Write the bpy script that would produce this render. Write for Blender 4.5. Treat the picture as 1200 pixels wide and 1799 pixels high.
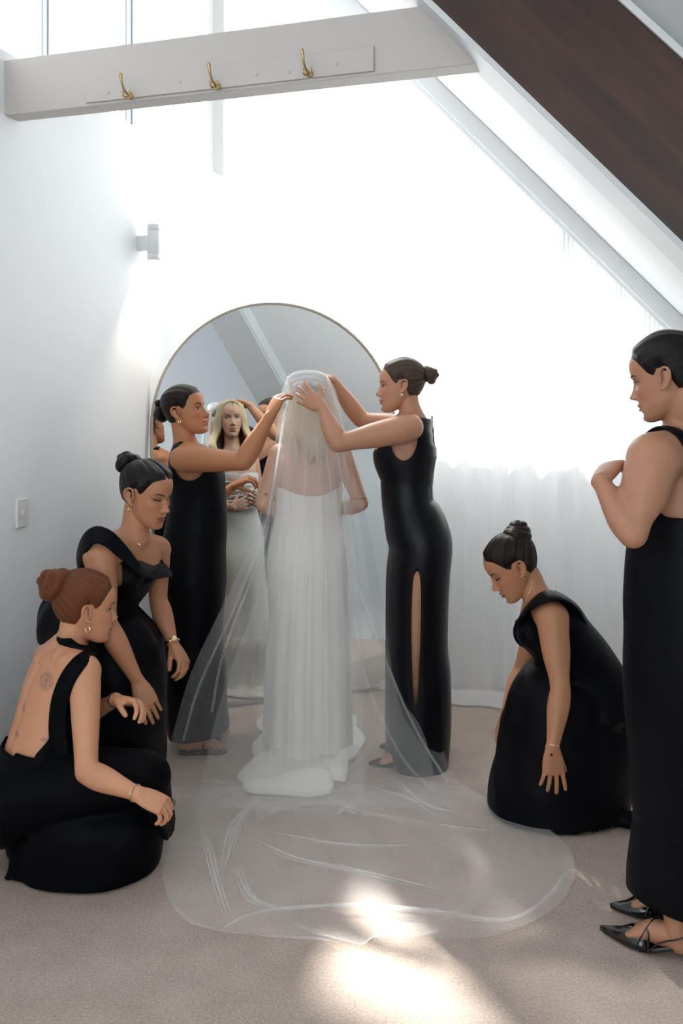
import bpy, bmesh, math, random
import numpy as np
from mathutils import Vector
from mathutils.bvhtree import BVHTree

for o in list(bpy.data.objects):
    bpy.data.objects.remove(o, do_unlink=True)
scn = bpy.context.scene
COL = scn.collection
rng = np.random.default_rng(7)
random.seed(7)

# ------------------------------------------------------------------ camera
FPX, HY, CAMZ = 1620.0, 720.0, 1.52          # focal length in px, horizon row, eye height
cam_d = bpy.data.cameras.new('camera')
cam = bpy.data.objects.new('camera', cam_d)
COL.objects.link(cam)
cam.location = (0, 0, CAMZ)
cam.rotation_euler = (math.pi / 2, 0, 0)
cam_d.sensor_fit = 'VERTICAL'
cam_d.sensor_height = 36.0
cam_d.lens = FPX / 1799.0 * 36.0
cam_d.shift_y = -(899.5 - HY) / 1799.0
cam_d.clip_start = 0.05
scn.camera = cam

# ------------------------------------------------------------------ world, sun, exposure
w = bpy.data.worlds.new('sky'); scn.world = w
w.use_nodes = True
bg = w.node_tree.nodes['Background']
bg.inputs[0].default_value = (0.93, 0.965, 1.0, 1)
bg.inputs[1].default_value = 4.2
SUNV = Vector(tuple((-0.53 * np.array([0.9562, -0.2926, 0]) + 0.735 * np.array([0.2926, 0.9562, 0]) + np.array([0, 0, 1.0])).tolist())).normalized()  # towards the sun
sun_d = bpy.data.lights.new('sun', 'SUN')
sun_d.energy = 18.0
sun_d.angle = math.radians(2.4)
sun_d.color = (1.0, 0.96, 0.9)
sun = bpy.data.objects.new('sun', sun_d); COL.objects.link(sun)
sun.rotation_euler = SUNV.to_track_quat('Z', 'Y').to_euler()
scn.view_settings.view_transform = 'Standard'
scn.view_settings.look = 'None'
scn.view_settings.gamma = 1.0
scn.view_settings.use_curve_mapping = False
scn.view_settings.exposure = 0.17
cy = scn.cycles
cy.max_bounces = 9
cy.diffuse_bounces = 5
cy.glossy_bounces = 4
cy.transmission_bounces = 6
cy.transparent_max_bounces = 24
cy.sample_clamp_indirect = 6.0
cy.caustics_reflective = False
cy.caustics_refractive = False
cy.use_denoising = True

# ------------------------------------------------------------------ frames
def P(px, py, Y):
    """the point seen at a photo pixel, at real depth Y (metres in front of the lens)"""
    return np.array([(px - 600.0) * Y / FPX, Y, CAMZ - (py - HY) * Y / FPX])

KY = 5.65 / 5.392
C0 = np.array([-0.656 * KY, 5.65])            # back left corner of the room
E1 = np.array([1.0, -0.306]); E1 /= np.linalg.norm(E1)   # along the gable wall, to the right
E2 = np.array([0.306, 1.0]); E2 /= np.linalg.norm(E2)    # towards the gable wall
def R(u, v, z):
    p = C0 + u * E1 - v * E2
    return np.array([p[0], p[1], z])
def u_of(px):
    k = (px - 600.0) / FPX
    return (k * C0[1] - C0[0]) / (E1[0] - k * E1[1])
def v_of(px):
    """distance along the left wall from the corner at a photo column"""
    k = (px - 600.0) / FPX
    return (C0[0] - k * C0[1]) / (E2[0] - k * E2[1])
def nrm(v):
    v = np.asarray(v, float)
    return v / np.linalg.norm(v)

# ------------------------------------------------------------------ materials
MATS = {}
def mat(name, color, rough=0.5, metal=0.0, spec=0.5, bump=None, sss=0.0, sheen=0.0, coat=0.0, attr=False, var=None):
    """bump = (scale, strength, distance); var = (scale, amount) colour mottling"""
    if name in MATS: return MATS[name]
    m = bpy.data.materials.new(name); m.use_nodes = True
    nt = m.node_tree; b = nt.nodes['Principled BSDF']
    b.inputs['Base Color'].default_value = (*color, 1)
    b.inputs['Roughness'].default_value = rough
    b.inputs['Metallic'].default_value = metal
    b.inputs['Specular IOR Level'].default_value = spec
    if sheen:
        b.inputs['Sheen Weight'].default_value = sheen
        b.inputs['Sheen Roughness'].default_value = 0.4
    if coat: b.inputs['Coat Weight'].default_value = coat
    tc = nt.nodes.new('ShaderNodeTexCoord')
    src = None
    if attr:
        a = nt.nodes.new('ShaderNodeAttribute'); a.attribute_name = 'Col'
        src = a.outputs['Color']
    if var:
        n = nt.nodes.new('ShaderNodeTexNoise'); n.inputs['Scale'].default_value = var[0]
        n.inputs['Detail'].default_value = 4
        nt.links.new(tc.outputs['Object'], n.inputs['Vector'])
        mr = nt.nodes.new('ShaderNodeMapRange')
        mr.inputs[1].default_value = 0.25; mr.inputs[2].default_value = 0.75
        mr.inputs[3].default_value = 1 - var[1]; mr.inputs[4].default_value = 1 + var[1]
        nt.links.new(n.outputs[0], mr.inputs[0])
        mx = nt.nodes.new('ShaderNodeVectorMath'); mx.operation = 'SCALE'
        if src is None: mx.inputs[0].default_value = color
        else: nt.links.new(src, mx.inputs[0])
        nt.links.new(mr.outputs[0], mx.inputs['Scale'])
        src = mx.outputs[0]
    if src is not None: nt.links.new(src, b.inputs['Base Color'])
    if sss:
        b.inputs['Subsurface Weight'].default_value = sss
        b.inputs['Subsurface Radius'].default_value = (1.0, 0.35, 0.2)
        b.inputs['Subsurface Scale'].default_value = 0.012
    if bump:
        n = nt.nodes.new('ShaderNodeTexNoise'); n.inputs['Scale'].default_value = bump[0]
        n.inputs['Detail'].default_value = 5
        nt.links.new(tc.outputs['Object'], n.inputs['Vector'])
        bp = nt.nodes.new('ShaderNodeBump'); bp.inputs['Strength'].default_value = bump[1]
        bp.inputs['Distance'].default_value = bump[2]
        nt.links.new(n.outputs[0], bp.inputs['Height'])
        nt.links.new(bp.outputs[0], b.inputs['Normal'])
    MATS[name] = m
    return m

def hair_mat(name, dark, light, rough=0.36):
    m = bpy.data.materials.new(name); m.use_nodes = True
    nt = m.node_tree; b = nt.nodes['Principled BSDF']
    a = nt.nodes.new('ShaderNodeAttribute'); a.attribute_name = 'strand'
    n = nt.nodes.new('ShaderNodeTexNoise'); n.noise_dimensions = '1D'
    n.inputs['Scale'].default_value = 1.0; n.inputs['Detail'].default_value = 3
    nt.links.new(a.outputs['Fac'], n.inputs['W'])
    cr = nt.nodes.new('ShaderNodeValToRGB')
    cr.color_ramp.elements[0].position = 0.3; cr.color_ramp.elements[0].color = (*dark, 1)
    cr.color_ramp.elements[1].position = 0.75; cr.color_ramp.elements[1].color = (*light, 1)
    nt.links.new(n.outputs[0], cr.inputs[0]); nt.links.new(cr.outputs[0], b.inputs['Base Color'])
    bp = nt.nodes.new('ShaderNodeBump'); bp.inputs['Strength'].default_value = 0.7
    bp.inputs['Distance'].default_value = 0.002
    nt.links.new(n.outputs[0], bp.inputs['Height']); nt.links.new(bp.outputs[0], b.inputs['Normal'])
    b.inputs['Roughness'].default_value = rough
    b.inputs['Specular IOR Level'].default_value = 0.16
    return m

def sheer(name, color, transp, transl):
    """thin woven cloth: gaps let light straight through, threads reflect and pass light on"""
    m = bpy.data.materials.new(name); m.use_nodes = True
    nt = m.node_tree
    for x in list(nt.nodes):
        if x.type != 'OUTPUT_MATERIAL': nt.nodes.remove(x)
    out = [x for x in nt.nodes if x.type == 'OUTPUT_MATERIAL'][0]
    d = nt.nodes.new('ShaderNodeBsdfDiffuse'); d.inputs[0].default_value = (*color, 1)
    t = nt.nodes.new('ShaderNodeBsdfTranslucent'); t.inputs[0].default_value = (*color, 1)
    tr = nt.nodes.new('ShaderNodeBsdfTransparent')
    m1 = nt.nodes.new('ShaderNodeMixShader'); m1.inputs[0].default_value = transl
    nt.links.new(d.outputs[0], m1.inputs[1]); nt.links.new(t.outputs[0], m1.inputs[2])
    m2 = nt.nodes.new('ShaderNodeMixShader'); m2.inputs[0].default_value = transp
    nt.links.new(m1.outputs[0], m2.inputs[1]); nt.links.new(tr.outputs[0], m2.inputs[2])
    nt.links.new(m2.outputs[0], out.inputs[0])
    return m

def glass_mat():
    m = bpy.data.materials.new('window glass'); m.use_nodes = True
    nt = m.node_tree
    for x in list(nt.nodes):
        if x.type != 'OUTPUT_MATERIAL': nt.nodes.remove(x)
    out = [x for x in nt.nodes if x.type == 'OUTPUT_MATERIAL'][0]
    tr = nt.nodes.new('ShaderNodeBsdfTransparent'); tr.inputs[0].default_value = (0.97, 0.985, 0.98, 1)
    gl = nt.nodes.new('ShaderNodeBsdfGlossy'); gl.inputs['Roughness'].default_value = 0.02
    mx = nt.nodes.new('ShaderNodeMixShader'); mx.inputs[0].default_value = 0.05
    nt.links.new(tr.outputs[0], mx.inputs[1]); nt.links.new(gl.outputs[0], mx.inputs[2])
    nt.links.new(mx.outputs[0], out.inputs[0])
    return m

def wood_mat():
    m = bpy.data.materials.new('dark stained timber'); m.use_nodes = True
    nt = m.node_tree; b = nt.nodes['Principled BSDF']
    tc = nt.nodes.new('ShaderNodeTexCoord')
    al = nt.nodes.new('ShaderNodeVectorMath'); al.operation = 'DOT_PRODUCT'; al.inputs[1].default_value = (0.9562 * .69, -.2926 * .69, -.724)
    ac = nt.nodes.new('ShaderNodeVectorMath'); ac.operation = 'DOT_PRODUCT'; ac.inputs[1].default_value = (0.9562 * 6.5, -.2926 * 6.5, 6.2)
    cb = nt.nodes.new('ShaderNodeCombineXYZ')
    n = nt.nodes.new('ShaderNodeTexNoise'); n.inputs['Scale'].default_value = 1.5; n.inputs['Detail'].default_value = 5
    nt.links.new(tc.outputs['Object'], al.inputs[0]); nt.links.new(tc.outputs['Object'], ac.inputs[0])
    nt.links.new(al.outputs['Value'], cb.inputs[0]); nt.links.new(ac.outputs['Value'], cb.inputs[1]); nt.links.new(cb.outputs[0], n.inputs['Vector'])
    cr = nt.nodes.new('ShaderNodeValToRGB')
    cr.color_ramp.elements[0].position = 0.35; cr.color_ramp.elements[0].color = (0.016, 0.008, 0.006, 1)
    cr.color_ramp.elements[1].position = 0.72; cr.color_ramp.elements[1].color = (0.075, 0.026, 0.014, 1)
    nt.links.new(n.outputs[0], cr.inputs[0]); nt.links.new(cr.outputs[0], b.inputs['Base Color'])
    b.inputs['Roughness'].default_value = 0.42
    return m

def carpet_mat():
    m = bpy.data.materials.new('beige cut pile carpet'); m.use_nodes = True
    nt = m.node_tree; b = nt.nodes['Principled BSDF']
    tc = nt.nodes.new('ShaderNodeTexCoord')
    n1 = nt.nodes.new('ShaderNodeTexNoise'); n1.inputs['Scale'].default_value = 7; n1.inputs['Detail'].default_value = 5
    n2 = nt.nodes.new('ShaderNodeTexNoise'); n2.inputs['Scale'].default_value = 130; n2.inputs['Detail'].default_value = 3
    for n in (n1, n2): nt.links.new(tc.outputs['Object'], n.inputs['Vector'])
    ad = nt.nodes.new('ShaderNodeMath'); ad.operation = 'MULTIPLY_ADD'
    ad.inputs[1].default_value = 0.68
    nt.links.new(n2.outputs[0], ad.inputs[0])
    sc = nt.nodes.new('ShaderNodeMath'); sc.operation = 'MULTIPLY'; sc.inputs[1].default_value = 0.32
    nt.links.new(n1.outputs[0], sc.inputs[0]); nt.links.new(sc.outputs[0], ad.inputs[2])
    cr = nt.nodes.new('ShaderNodeValToRGB')
    cr.color_ramp.elements[0].position = 0.3; cr.color_ramp.elements[0].color = (0.355, 0.283, 0.242, 1)
    cr.color_ramp.elements[1].position = 0.7; cr.color_ramp.elements[1].color = (0.55, 0.455, 0.398, 1)
    nt.links.new(ad.outputs[0], cr.inputs[0]); nt.links.new(cr.outputs[0], b.inputs['Base Color'])
    b.inputs['Roughness'].default_value = 0.95; b.inputs['Specular IOR Level'].default_value = 0.1
    bp = nt.nodes.new('ShaderNodeBump'); bp.inputs['Strength'].default_value = 0.6; bp.inputs['Distance'].default_value = 0.006
    nt.links.new(ad.outputs[0], bp.inputs['Height']); nt.links.new(bp.outputs[0], b.inputs['Normal'])
    return m

def emis(name, color, strength):
    m = bpy.data.materials.new(name); m.use_nodes = True
    b = m.node_tree.nodes['Principled BSDF']
    b.inputs['Base Color'].default_value = (*color, 1)
    b.inputs['Emission Color'].default_value = (*color, 1)
    b.inputs['Emission Strength'].default_value = strength
    return m

WALL = mat('white wall paint', (0.84, 0.855, 0.875), 0.65, bump=(90, 0.06, 0.002))
CEIL = mat('white ceiling paint', (0.78, 0.785, 0.795), 0.7)
TRIM = mat('white gloss trim paint', (0.66, 0.665, 0.67), 0.4)
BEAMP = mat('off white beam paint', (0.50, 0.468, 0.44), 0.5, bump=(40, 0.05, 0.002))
FRAMEP = mat('aluminium window frame', (0.56, 0.575, 0.58), 0.45)
GASK = mat('dark glazing gasket', (0.10, 0.13, 0.16), 0.5)
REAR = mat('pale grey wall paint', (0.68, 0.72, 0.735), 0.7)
WOOD = wood_mat(); CARPET = carpet_mat(); GLASS = glass_mat()
BRASS = mat('aged brass', (0.50, 0.36, 0.17), 0.3, metal=1.0)
GOLD = mat('polished gold', (0.90, 0.66, 0.38), 0.18, metal=1.0)
PEARL = mat('pearl', (0.86, 0.80, 0.74), 0.2, coat=0.6)
LAMPW = mat('white powder coat', (0.66, 0.675, 0.69), 0.45)
PLASTIC = mat('white plastic', (0.74, 0.73, 0.71), 0.35)
BLACK = mat('black satin crepe', (0.0035, 0.0038, 0.0058), 0.45, spec=0.07, bump=(40, 0.10, 0.004))
BLACK2 = mat('black heavy crepe', (0.0026, 0.0028, 0.004), 0.55, spec=0.05, bump=(70, 0.10, 0.003))
SHEENB = mat('black duchess satin', (0.004, 0.0043, 0.007), 0.34, spec=0.17, bump=(24, 0.16, 0.006))
PATENT = mat('black patent leather', (0.006, 0.006, 0.007), 0.12, coat=0.5)
SANDAL = mat('brown leather strap', (0.05, 0.03, 0.022), 0.5)
SATINW = mat('ivory satin crepe', (0.80, 0.772, 0.725), 0.42, spec=0.4)
DARK = mat('dark lash', (0.012, 0.009, 0.008), 0.6)
EYE = mat('eye', (0.8, 0.8, 0.8), 0.12, attr=True)

# ------------------------------------------------------------------ mesh helpers
def link(name, V, F, m, parent=None, base=None, smooth=True):
    V = np.asarray(V, float)
    if base is not None: V = V - np.asarray(base)
    me = bpy.data.meshes.new(name)
    me.from_pydata(V.tolist(), [], [list(map(int, f)) for f in F] if not isinstance(F, np.ndarray) else F.tolist())
    me.update()
    if smooth: me.polygons.foreach_set('use_smooth', [True] * len(me.polygons))
    if m: me.materials.append(m)
    o = bpy.data.objects.new(name, me); COL.objects.link(o)
    if parent is not None: o.parent = parent
    return o
def tag(o, label=None, cat=None, group=None, kind=None):
    if label: o['label'] = label
    if cat: o['category'] = cat
    if group: o['group'] = group
    if kind: o['kind'] = kind
    return o
def empty(name, loc, label, cat, group=None):
    o = bpy.data.objects.new(name, None); COL.objects.link(o)
    o.location = loc; o.empty_display_size = 0.1
    return tag(o, label, cat, group)
def fattr(o, name, vals):
    a = o.data.attributes.new(name, 'FLOAT', 'POINT'); a.data.foreach_set('value', np.asarray(vals, np.float32))
def cattr(o, name, cols):
    a = o.data.attributes.new(name, 'FLOAT_COLOR', 'POINT')
    c = np.ones((len(cols), 4), np.float32); c[:, :3] = cols
    a.data.foreach_set('color', c.ravel())

def comb(parts):
    Vs, Fs, n = [], [], 0
    for V, F in parts:
        Vs.append(np.asarray(V, float)); Fs += [[int(i) + n for i in f] for f in F]
        n += len(V)
    return np.vstack(Vs), Fs

def prism(pts_bottom, pts_top):
    n = len(pts_bottom)
    V = list(pts_bottom) + list(pts_top)
    F = [list(range(n))[::-1], list(range(n, 2 * n))]
    for i in range(n):
        j = (i + 1) % n
        F.append([i, j, n + j, n + i])
    return np.array(V), F
def rbox(u0, u1, v0, v1, z0, z1):
    b = [R(u0, v0, z0), R(u0, v1, z0), R(u1, v1, z0), R(u1, v0, z0)]
    t = [R(u0, v0, z1), R(u0, v1, z1), R(u1, v1, z1), R(u1, v0, z1)]
    return prism(b, t)
def rpoly(uz, v0, v1):
    """polygon in the gable plane (list of (u, z)) given thickness v0..v1"""
    return prism([R(u, v0, z) for u, z in uz], [R(u, v1, z) for u, z in uz])
def box(c, ax, ay, az, hx, hy, hz):
    c = np.asarray(c); V = []
    for sz in (-1, 1):
        for sx, sy in ((-1, -1), (1, -1), (1, 1), (-1, 1)):
            V.append(c + ax * sx * hx + ay * sy * hy + az * sz * hz)
    F = [[3, 2, 1, 0], [4, 5, 6, 7], [0, 1, 5, 4], [1, 2, 6, 5], [2, 3, 7, 6], [3, 0, 4, 7]]
    return np.array(V), F
def bevel(o, w=0.004, seg=2):
    m = o.modifiers.new('bevel', 'BEVEL'); m.width = w; m.segments = seg; m.limit_method = 'ANGLE'
    return o
def flat(o):
    o.data.polygons.foreach_set('use_smooth', [False] * len(o.data.polygons)); return o

def rings_to_mesh(rows, closed=True, cap0=True, cap1=True):
    rows = [np.asarray(r) for r in rows]
    n = len(rows[0]); V = np.vstack(rows); F = []
    k = n if closed else n - 1
    for i in range(len(rows) - 1):
        for j in range(k):
            a = i * n + j; b = i * n + (j + 1) % n
            F.append([a, b, b + n, a + n])
    if closed and cap0:
        V = np.vstack([V, rows[0].mean(0)]); c = len(V) - 1
        for j in range(n): F.append([c, (j + 1) % n, j])
    if closed and cap1:
        V = np.vstack([V, rows[-1].mean(0)]); c = len(V) - 1; o = (len(rows) - 1) * n
        for j in range(n): F.append([c, o + j, o + (j + 1) % n])
    return V, F

def catmull(pts, sub):
    pts = np.asarray(pts, float)
    if len(pts) == 2 or sub <= 1:
        if sub <= 1: return pts
        t = np.linspace(0, 1, sub + 1)[:, None]
        return pts[0] * (1 - t) + pts[1] * t
    p = np.vstack([2 * pts[0] - pts[1], pts, 2 * pts[-1] - pts[-2]])
    out = []
    for i in range(1, len(p) - 2):
        for j in range(sub):
            t = j / sub
            out.append(0.5 * ((2 * p[i]) + (-p[i - 1] + p[i + 1]) * t + (2 * p[i - 1] - 5 * p[i] + 4 * p[i + 1] - p[i + 2]) * t * t
                              + (-p[i - 1] + 3 * p[i] - 3 * p[i + 1] + p[i + 2]) * t ** 3))
    out.append(pts[-1])
    return np.array(out)

def tube(pts, rad, n=18, sub=5, ref=None, caps=True, strand=None):
    """rad: per point, number or (ra, rb): ra along ref side, rb the other"""
    pts = np.asarray(pts, float)
    rad = np.array([[r, r] if np.isscalar(r) else r for r in rad], float)
    C = catmull(pts, sub); Rr = np.maximum(catmull(rad, sub), 1e-4)
    T = np.gradient(C, axis=0); T /= np.linalg.norm(T, axis=1)[:, None] + 1e-12
    if ref is None:
        ref = np.array([0, 0, 1.0]) if abs(T[0][2]) < 0.9 else np.array([1.0, 0, 0])
    ref = np.asarray(ref, float)
    a = ref - T[0] * ref.dot(T[0]); a /= np.linalg.norm(a)
    rows = []; ang = np.linspace(0, 2 * np.pi, n, endpoint=False)
    frames = []
    for i in range(len(C)):
        a = a - T[i] * a.dot(T[i]); a /= np.linalg.norm(a)
        b = np.cross(T[i], a); frames.append((a.copy(), b))
    def ring(i, k, off):
        a, b = frames[i]
        return C[i] + T[i] * off + (np.cos(ang)[:, None] * a * Rr[i][0] + np.sin(ang)[:, None] * b * Rr[i][1]) * k
    if caps:
        for q in (80, 60, 40, 20):
            rows.append(ring(0, math.cos(math.radians(q)), -math.sin(math.radians(q)) * Rr[0].mean()))
    for i in range(len(C)): rows.append(ring(i, 1, 0))
    if caps:
        for q in (20, 40, 60, 80):
            rows.append(ring(len(C) - 1, math.cos(math.radians(q)), math.sin(math.radians(q)) * Rr[-1].mean()))
    V, F = rings_to_mesh(rows)
    if strand is not None:
        s = np.concatenate([np.tile(ang * strand[0] + strand[1], len(rows)), [0, 0]])
        s[:len(rows) * n] += np.repeat(np.arange(len(rows)) * strand[2], n)
        return V, F, s
    return V, F

def ellipsoid(c, r, ax=None, n=24, m=16):
    ax = np.eye(3) if ax is None else np.asarray(ax)
    rows = []
    for i in range(1, m):
        th = math.pi * i / m
        ang = np.linspace(0, 2 * np.pi, n, endpoint=False)
        l = np.stack([r[0] * math.sin(th) * np.cos(ang), r[1] * math.sin(th) * np.sin(ang), np.full(n, -r[2] * math.cos(th))], 1)
        rows.append(np.asarray(c) + l @ ax)
    return rings_to_mesh(rows)

def lathe(c, axis, prof, n=28):
    """prof: list of (distance along axis, radius)"""
    axis = nrm(axis); a = np.cross(axis, [0, 0, 1.0]) if abs(axis[2]) < 0.9 else np.cross(axis, [1.0, 0, 0])
    a = nrm(a); b = np.cross(axis, a); ang = np.linspace(0, 2 * np.pi, n, endpoint=False)
    return rings_to_mesh([np.asarray(c) + axis * d + (np.cos(ang)[:, None] * a + np.sin(ang)[:, None] * b) * r for d, r in prof])

def torus(c, axis, Rm, r, n=28, m=10, arc=2 * math.pi, start=None, squash=1.0):
    axis = nrm(axis)
    a = np.cross(axis, [0, 0, 1.0]) if abs(axis[2]) < 0.9 else np.cross(axis, [1.0, 0, 0])
    a = nrm(a) if start is None else nrm(np.asarray(start) - axis * np.dot(axis, start)); b = np.cross(axis, a)
    rows = []
    full = arc > 6.28
    for t in np.linspace(0, arc, n, endpoint=not full):
        d = a * math.cos(t) + b * math.sin(t) * squash
        ang = np.linspace(0, 2 * np.pi, m, endpoint=False)
        rows.append(np.asarray(c) + d * Rm + np.cos(ang)[:, None] * nrm(d) * r + np.sin(ang)[:, None] * axis * r)
    if full: rows.append(rows[0]); return rings_to_mesh(rows, True, False, False)
    return rings_to_mesh(rows)

def edges_of(F):
    s = set()
    for f in F:
        for i in range(len(f)):
            a, b = f[i], f[(i + 1) % len(f)]
            s.add((a, b) if a < b else (b, a))
    return np.array(list(s))

def lap(V, E, its, lam=0.5, mu=None, w=None):
    V = V.copy(); n = len(V)
    deg = np.bincount(E.ravel(), minlength=n).astype(float); deg[deg == 0] = 1
    for k in range(its):
        for l in ((lam,) if mu is None else (lam, mu)):
            S = np.empty_like(V)
            for c in range(3):
                S[:, c] = np.bincount(E[:, 0], V[E[:, 1], c], n) + np.bincount(E[:, 1], V[E[:, 0], c], n)
            d = S / deg[:, None] - V
            V += l * (d if w is None else d * w[:, None])
    return V

def voxel(parts, size):
    """one closed surface around all the overlapping pieces; returns V, F, E arrays"""
    V, F = comb(parts)
    me = bpy.data.meshes.new('tmp'); me.from_pydata(V.tolist(), [], F); me.update()
    o = bpy.data.objects.new('tmp', me); COL.objects.link(o)
    md = o.modifiers.new('r', 'REMESH'); md.mode = 'VOXEL'; md.voxel_size = size; md.adaptivity = 0
    dg = bpy.context.evaluated_depsgraph_get(); dg.update()
    ev = o.evaluated_get(dg); m2 = ev.to_mesh()
    n = len(m2.vertices); v = np.empty(n * 3); m2.vertices.foreach_get('co', v)
    e = np.empty(len(m2.edges) * 2, np.int32); m2.edges.foreach_get('vertices', e)
    k = len(m2.polygons); tot = np.empty(k, np.int32); m2.polygons.foreach_get('loop_total', tot)
    lv = np.empty(len(m2.loops), np.int32); m2.loops.foreach_get('vertex_index', lv)
    if (tot == 4).all(): Fq = lv.reshape(-1, 4)
    else:
        st = np.concatenate([[0], np.cumsum(tot)])
        Fq = [lv[st[i]:st[i + 1]].tolist() for i in range(k)]
    ev.to_mesh_clear()
    bpy.data.objects.remove(o, do_unlink=True); bpy.data.meshes.remove(me)
    return v.reshape(-1, 3), Fq, e.reshape(-1, 2)

def tris(F):
    if isinstance(F, np.ndarray) and F.shape[1] == 4:
        return np.vstack([F[:, [0, 1, 2]], F[:, [0, 2, 3]]])
    out = []
    for f in F:
        for i in range(1, len(f) - 1): out.append((f[0], f[i], f[i + 1]))
    return np.array(out)

def clip(V, F, s, extra=None):
    """keeps the side s < 0 of a surface, with a clean cut along s = 0"""
    T = tris(F); s = np.where(np.abs(s) < 1e-9, 1e-9, s)
    ins = s[T] < 0; cnt = ins.sum(1)
    keep = T[cnt == 3].tolist(); V = [V]; nv = len(V[0]); cache = {}; newv = []; newx = []
    V0 = V[0]
    def cut(a, b):
        nonlocal nv
        k = (a, b) if a < b else (b, a)
        if k not in cache:
            t = s[k[0]] / (s[k[0]] - s[k[1]])
            newv.append(V0[k[0]] * (1 - t) + V0[k[1]] * t)
            if extra is not None: newx.append(extra[k[0]] * (1 - t) + extra[k[1]] * t)
            cache[k] = nv; nv += 1
        return cache[k]
    for t in T[(cnt == 1) | (cnt == 2)]:
        t = [int(x) for x in t]; i = [s[x] < 0 for x in t]; poly = []
        for q in range(3):
            a, b = t[q], t[(q + 1) % 3]
            if i[q]: poly.append(a)
            if i[q] != i[(q + 1) % 3]: poly.append(cut(a, b))
        for q in range(1, len(poly) - 1): keep.append([poly[0], poly[q], poly[q + 1]])
    VV = np.vstack([V0, np.array(newv)]) if newv else V0
    X = None
    if extra is not None: X = np.concatenate([extra, np.array(newx)]) if newx else extra
    K = np.array(keep); used = np.unique(K); mp = np.full(len(VV), -1); mp[used] = np.arange(len(used))
    return (VV[used], mp[K]) if extra is None else (VV[used], mp[K], X[used])

def vnormals(V, F):
    T = tris(F); N = np.zeros_like(V)
    fn = np.cross(V[T[:, 1]] - V[T[:, 0]], V[T[:, 2]] - V[T[:, 0]])
    for k in range(3):
        for c in range(3): N[:, c] += np.bincount(T[:, k], fn[:, c], len(V))
    return N / (np.linalg.norm(N, axis=1)[:, None] + 1e-12)

def smooth01(x, a, b):
    t = np.clip((x - a) / (b - a), 0, 1); return t * t * (3 - 2 * t)

# ================================================================== THE ROOM
def uz_at(px, py, v):
    k = (px - 600.0) / FPX
    u = (k * (C0[1] - v * E2[1]) - (C0[0] - v * E2[0])) / (E1[0] - k * E1[1])
    Y = C0[1] + u * E1[1] - v * E2[1]
    return u, CAMZ - (py - HY) * Y / FPX
WT = uz_at(403, 318, 0)[1]                      # top of the left partition
ua, za = uz_at(760, 135, 0); ub, zb = uz_at(1080, 445, 0)
SL = (zb - za) / (ub - ua)                      # slope of the raked ceiling
def zroof(u): return za + SL * (u - ua)
UAP = -1.0; ZAP = zroof(UAP)                    # ridge
def struct(name, VF, m, parent=None, label=None, bev=0):
    o = link(name, *VF, m, parent, smooth=False)
    if parent is None: o['kind'] = 'structure'
    if bev: bevel(o, bev)
    if label: o['label'] = label
    return o
UR, VR, VB = 3.06, 8.0, 2.12                    # right wall, rear wall, line of the rafter
struct('floor', rbox(-4.2, UR + .15, -0.2, VR + .15, -0.12, 0.0), CARPET, label='beige cut pile carpet covering the whole floor')
struct('wall_left', rbox(-0.11, 0.0, 0.0, VR, 0.0, WT), WALL, label='white painted partition wall at the left')
struct('wall_far_left', rbox(-4.35, -4.2, -0.2, VR, 0.0, 4.6), WALL)
struct('wall_landing', rbox(-4.2, -0.115, 4.0, 4.1, 0.0, 3.7), WALL)
SILL = 1.50
ZWT = 4.42
struct('wall_back', rbox(-4.2, 3.3, -0.18, 0.0, 0.0, SILL), WALL, label='white wall below the gable window, behind the sheer curtains')
struct('wall_back_gable', rpoly([(-0.02, zroof(0) - .02), (UAP, ZAP), (-4.2, ZAP - 3.2 * 1.061), (-4.2, ZWT), (-0.16, ZWT), (-0.16, zroof(0))], -0.18, 0.0), WALL)
# raked ceiling over the dressing end, left slope, flat ceiling over the near end
T = 0.12
struct('ceiling_raked', rpoly([(UAP, ZAP), (3.3, zroof(3.3)), (3.3, zroof(3.3) + T), (UAP, ZAP + T)], -0.2, VB), CEIL, label='white raked ceiling sloping down to the right')
struct('ceiling_left', rpoly([(UAP, ZAP), (UAP, ZAP + T), (-4.3, ZAP - 3.3 * 1.061 + T), (-4.3, ZAP - 3.3 * 1.061)], -0.2, 4.1), CEIL)
struct('ceiling', rbox(-0.12, UR + .1, VB + .02, VR + .1, 3.6, 3.72), CEIL)
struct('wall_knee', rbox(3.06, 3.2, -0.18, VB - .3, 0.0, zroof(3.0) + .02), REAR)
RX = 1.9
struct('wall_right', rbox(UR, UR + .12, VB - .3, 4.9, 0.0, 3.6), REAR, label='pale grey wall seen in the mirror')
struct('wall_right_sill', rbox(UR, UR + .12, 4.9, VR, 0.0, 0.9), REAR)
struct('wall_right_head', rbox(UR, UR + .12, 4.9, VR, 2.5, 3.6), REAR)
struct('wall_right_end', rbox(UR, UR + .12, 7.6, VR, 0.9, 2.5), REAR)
w6 = struct('window_6', comb([rbox(UR + .02, UR + .1, a, a + .05, 0.9, 2.5) for a in (4.9, 5.78, 6.66, 7.55)]), FRAMEP)  # unseen window behind the camera, added to let in front fill light
for a in (4.95, 5.83, 6.71):
    struct('pane', rbox(UR + .05, UR + .056, a, a + .83, 0.9, 2.5), GLASS, w6)
struct('baseboard_right', rbox(UR - .02, UR, VB - .2, VR, 0.0, 0.16), mat('brown stained skirting', (0.16, 0.085, 0.06), 0.45))
struct('trim_right', rbox(UR - .025, UR, VB - .2, VR, 0.93, 1.0), TRIM)
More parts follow.
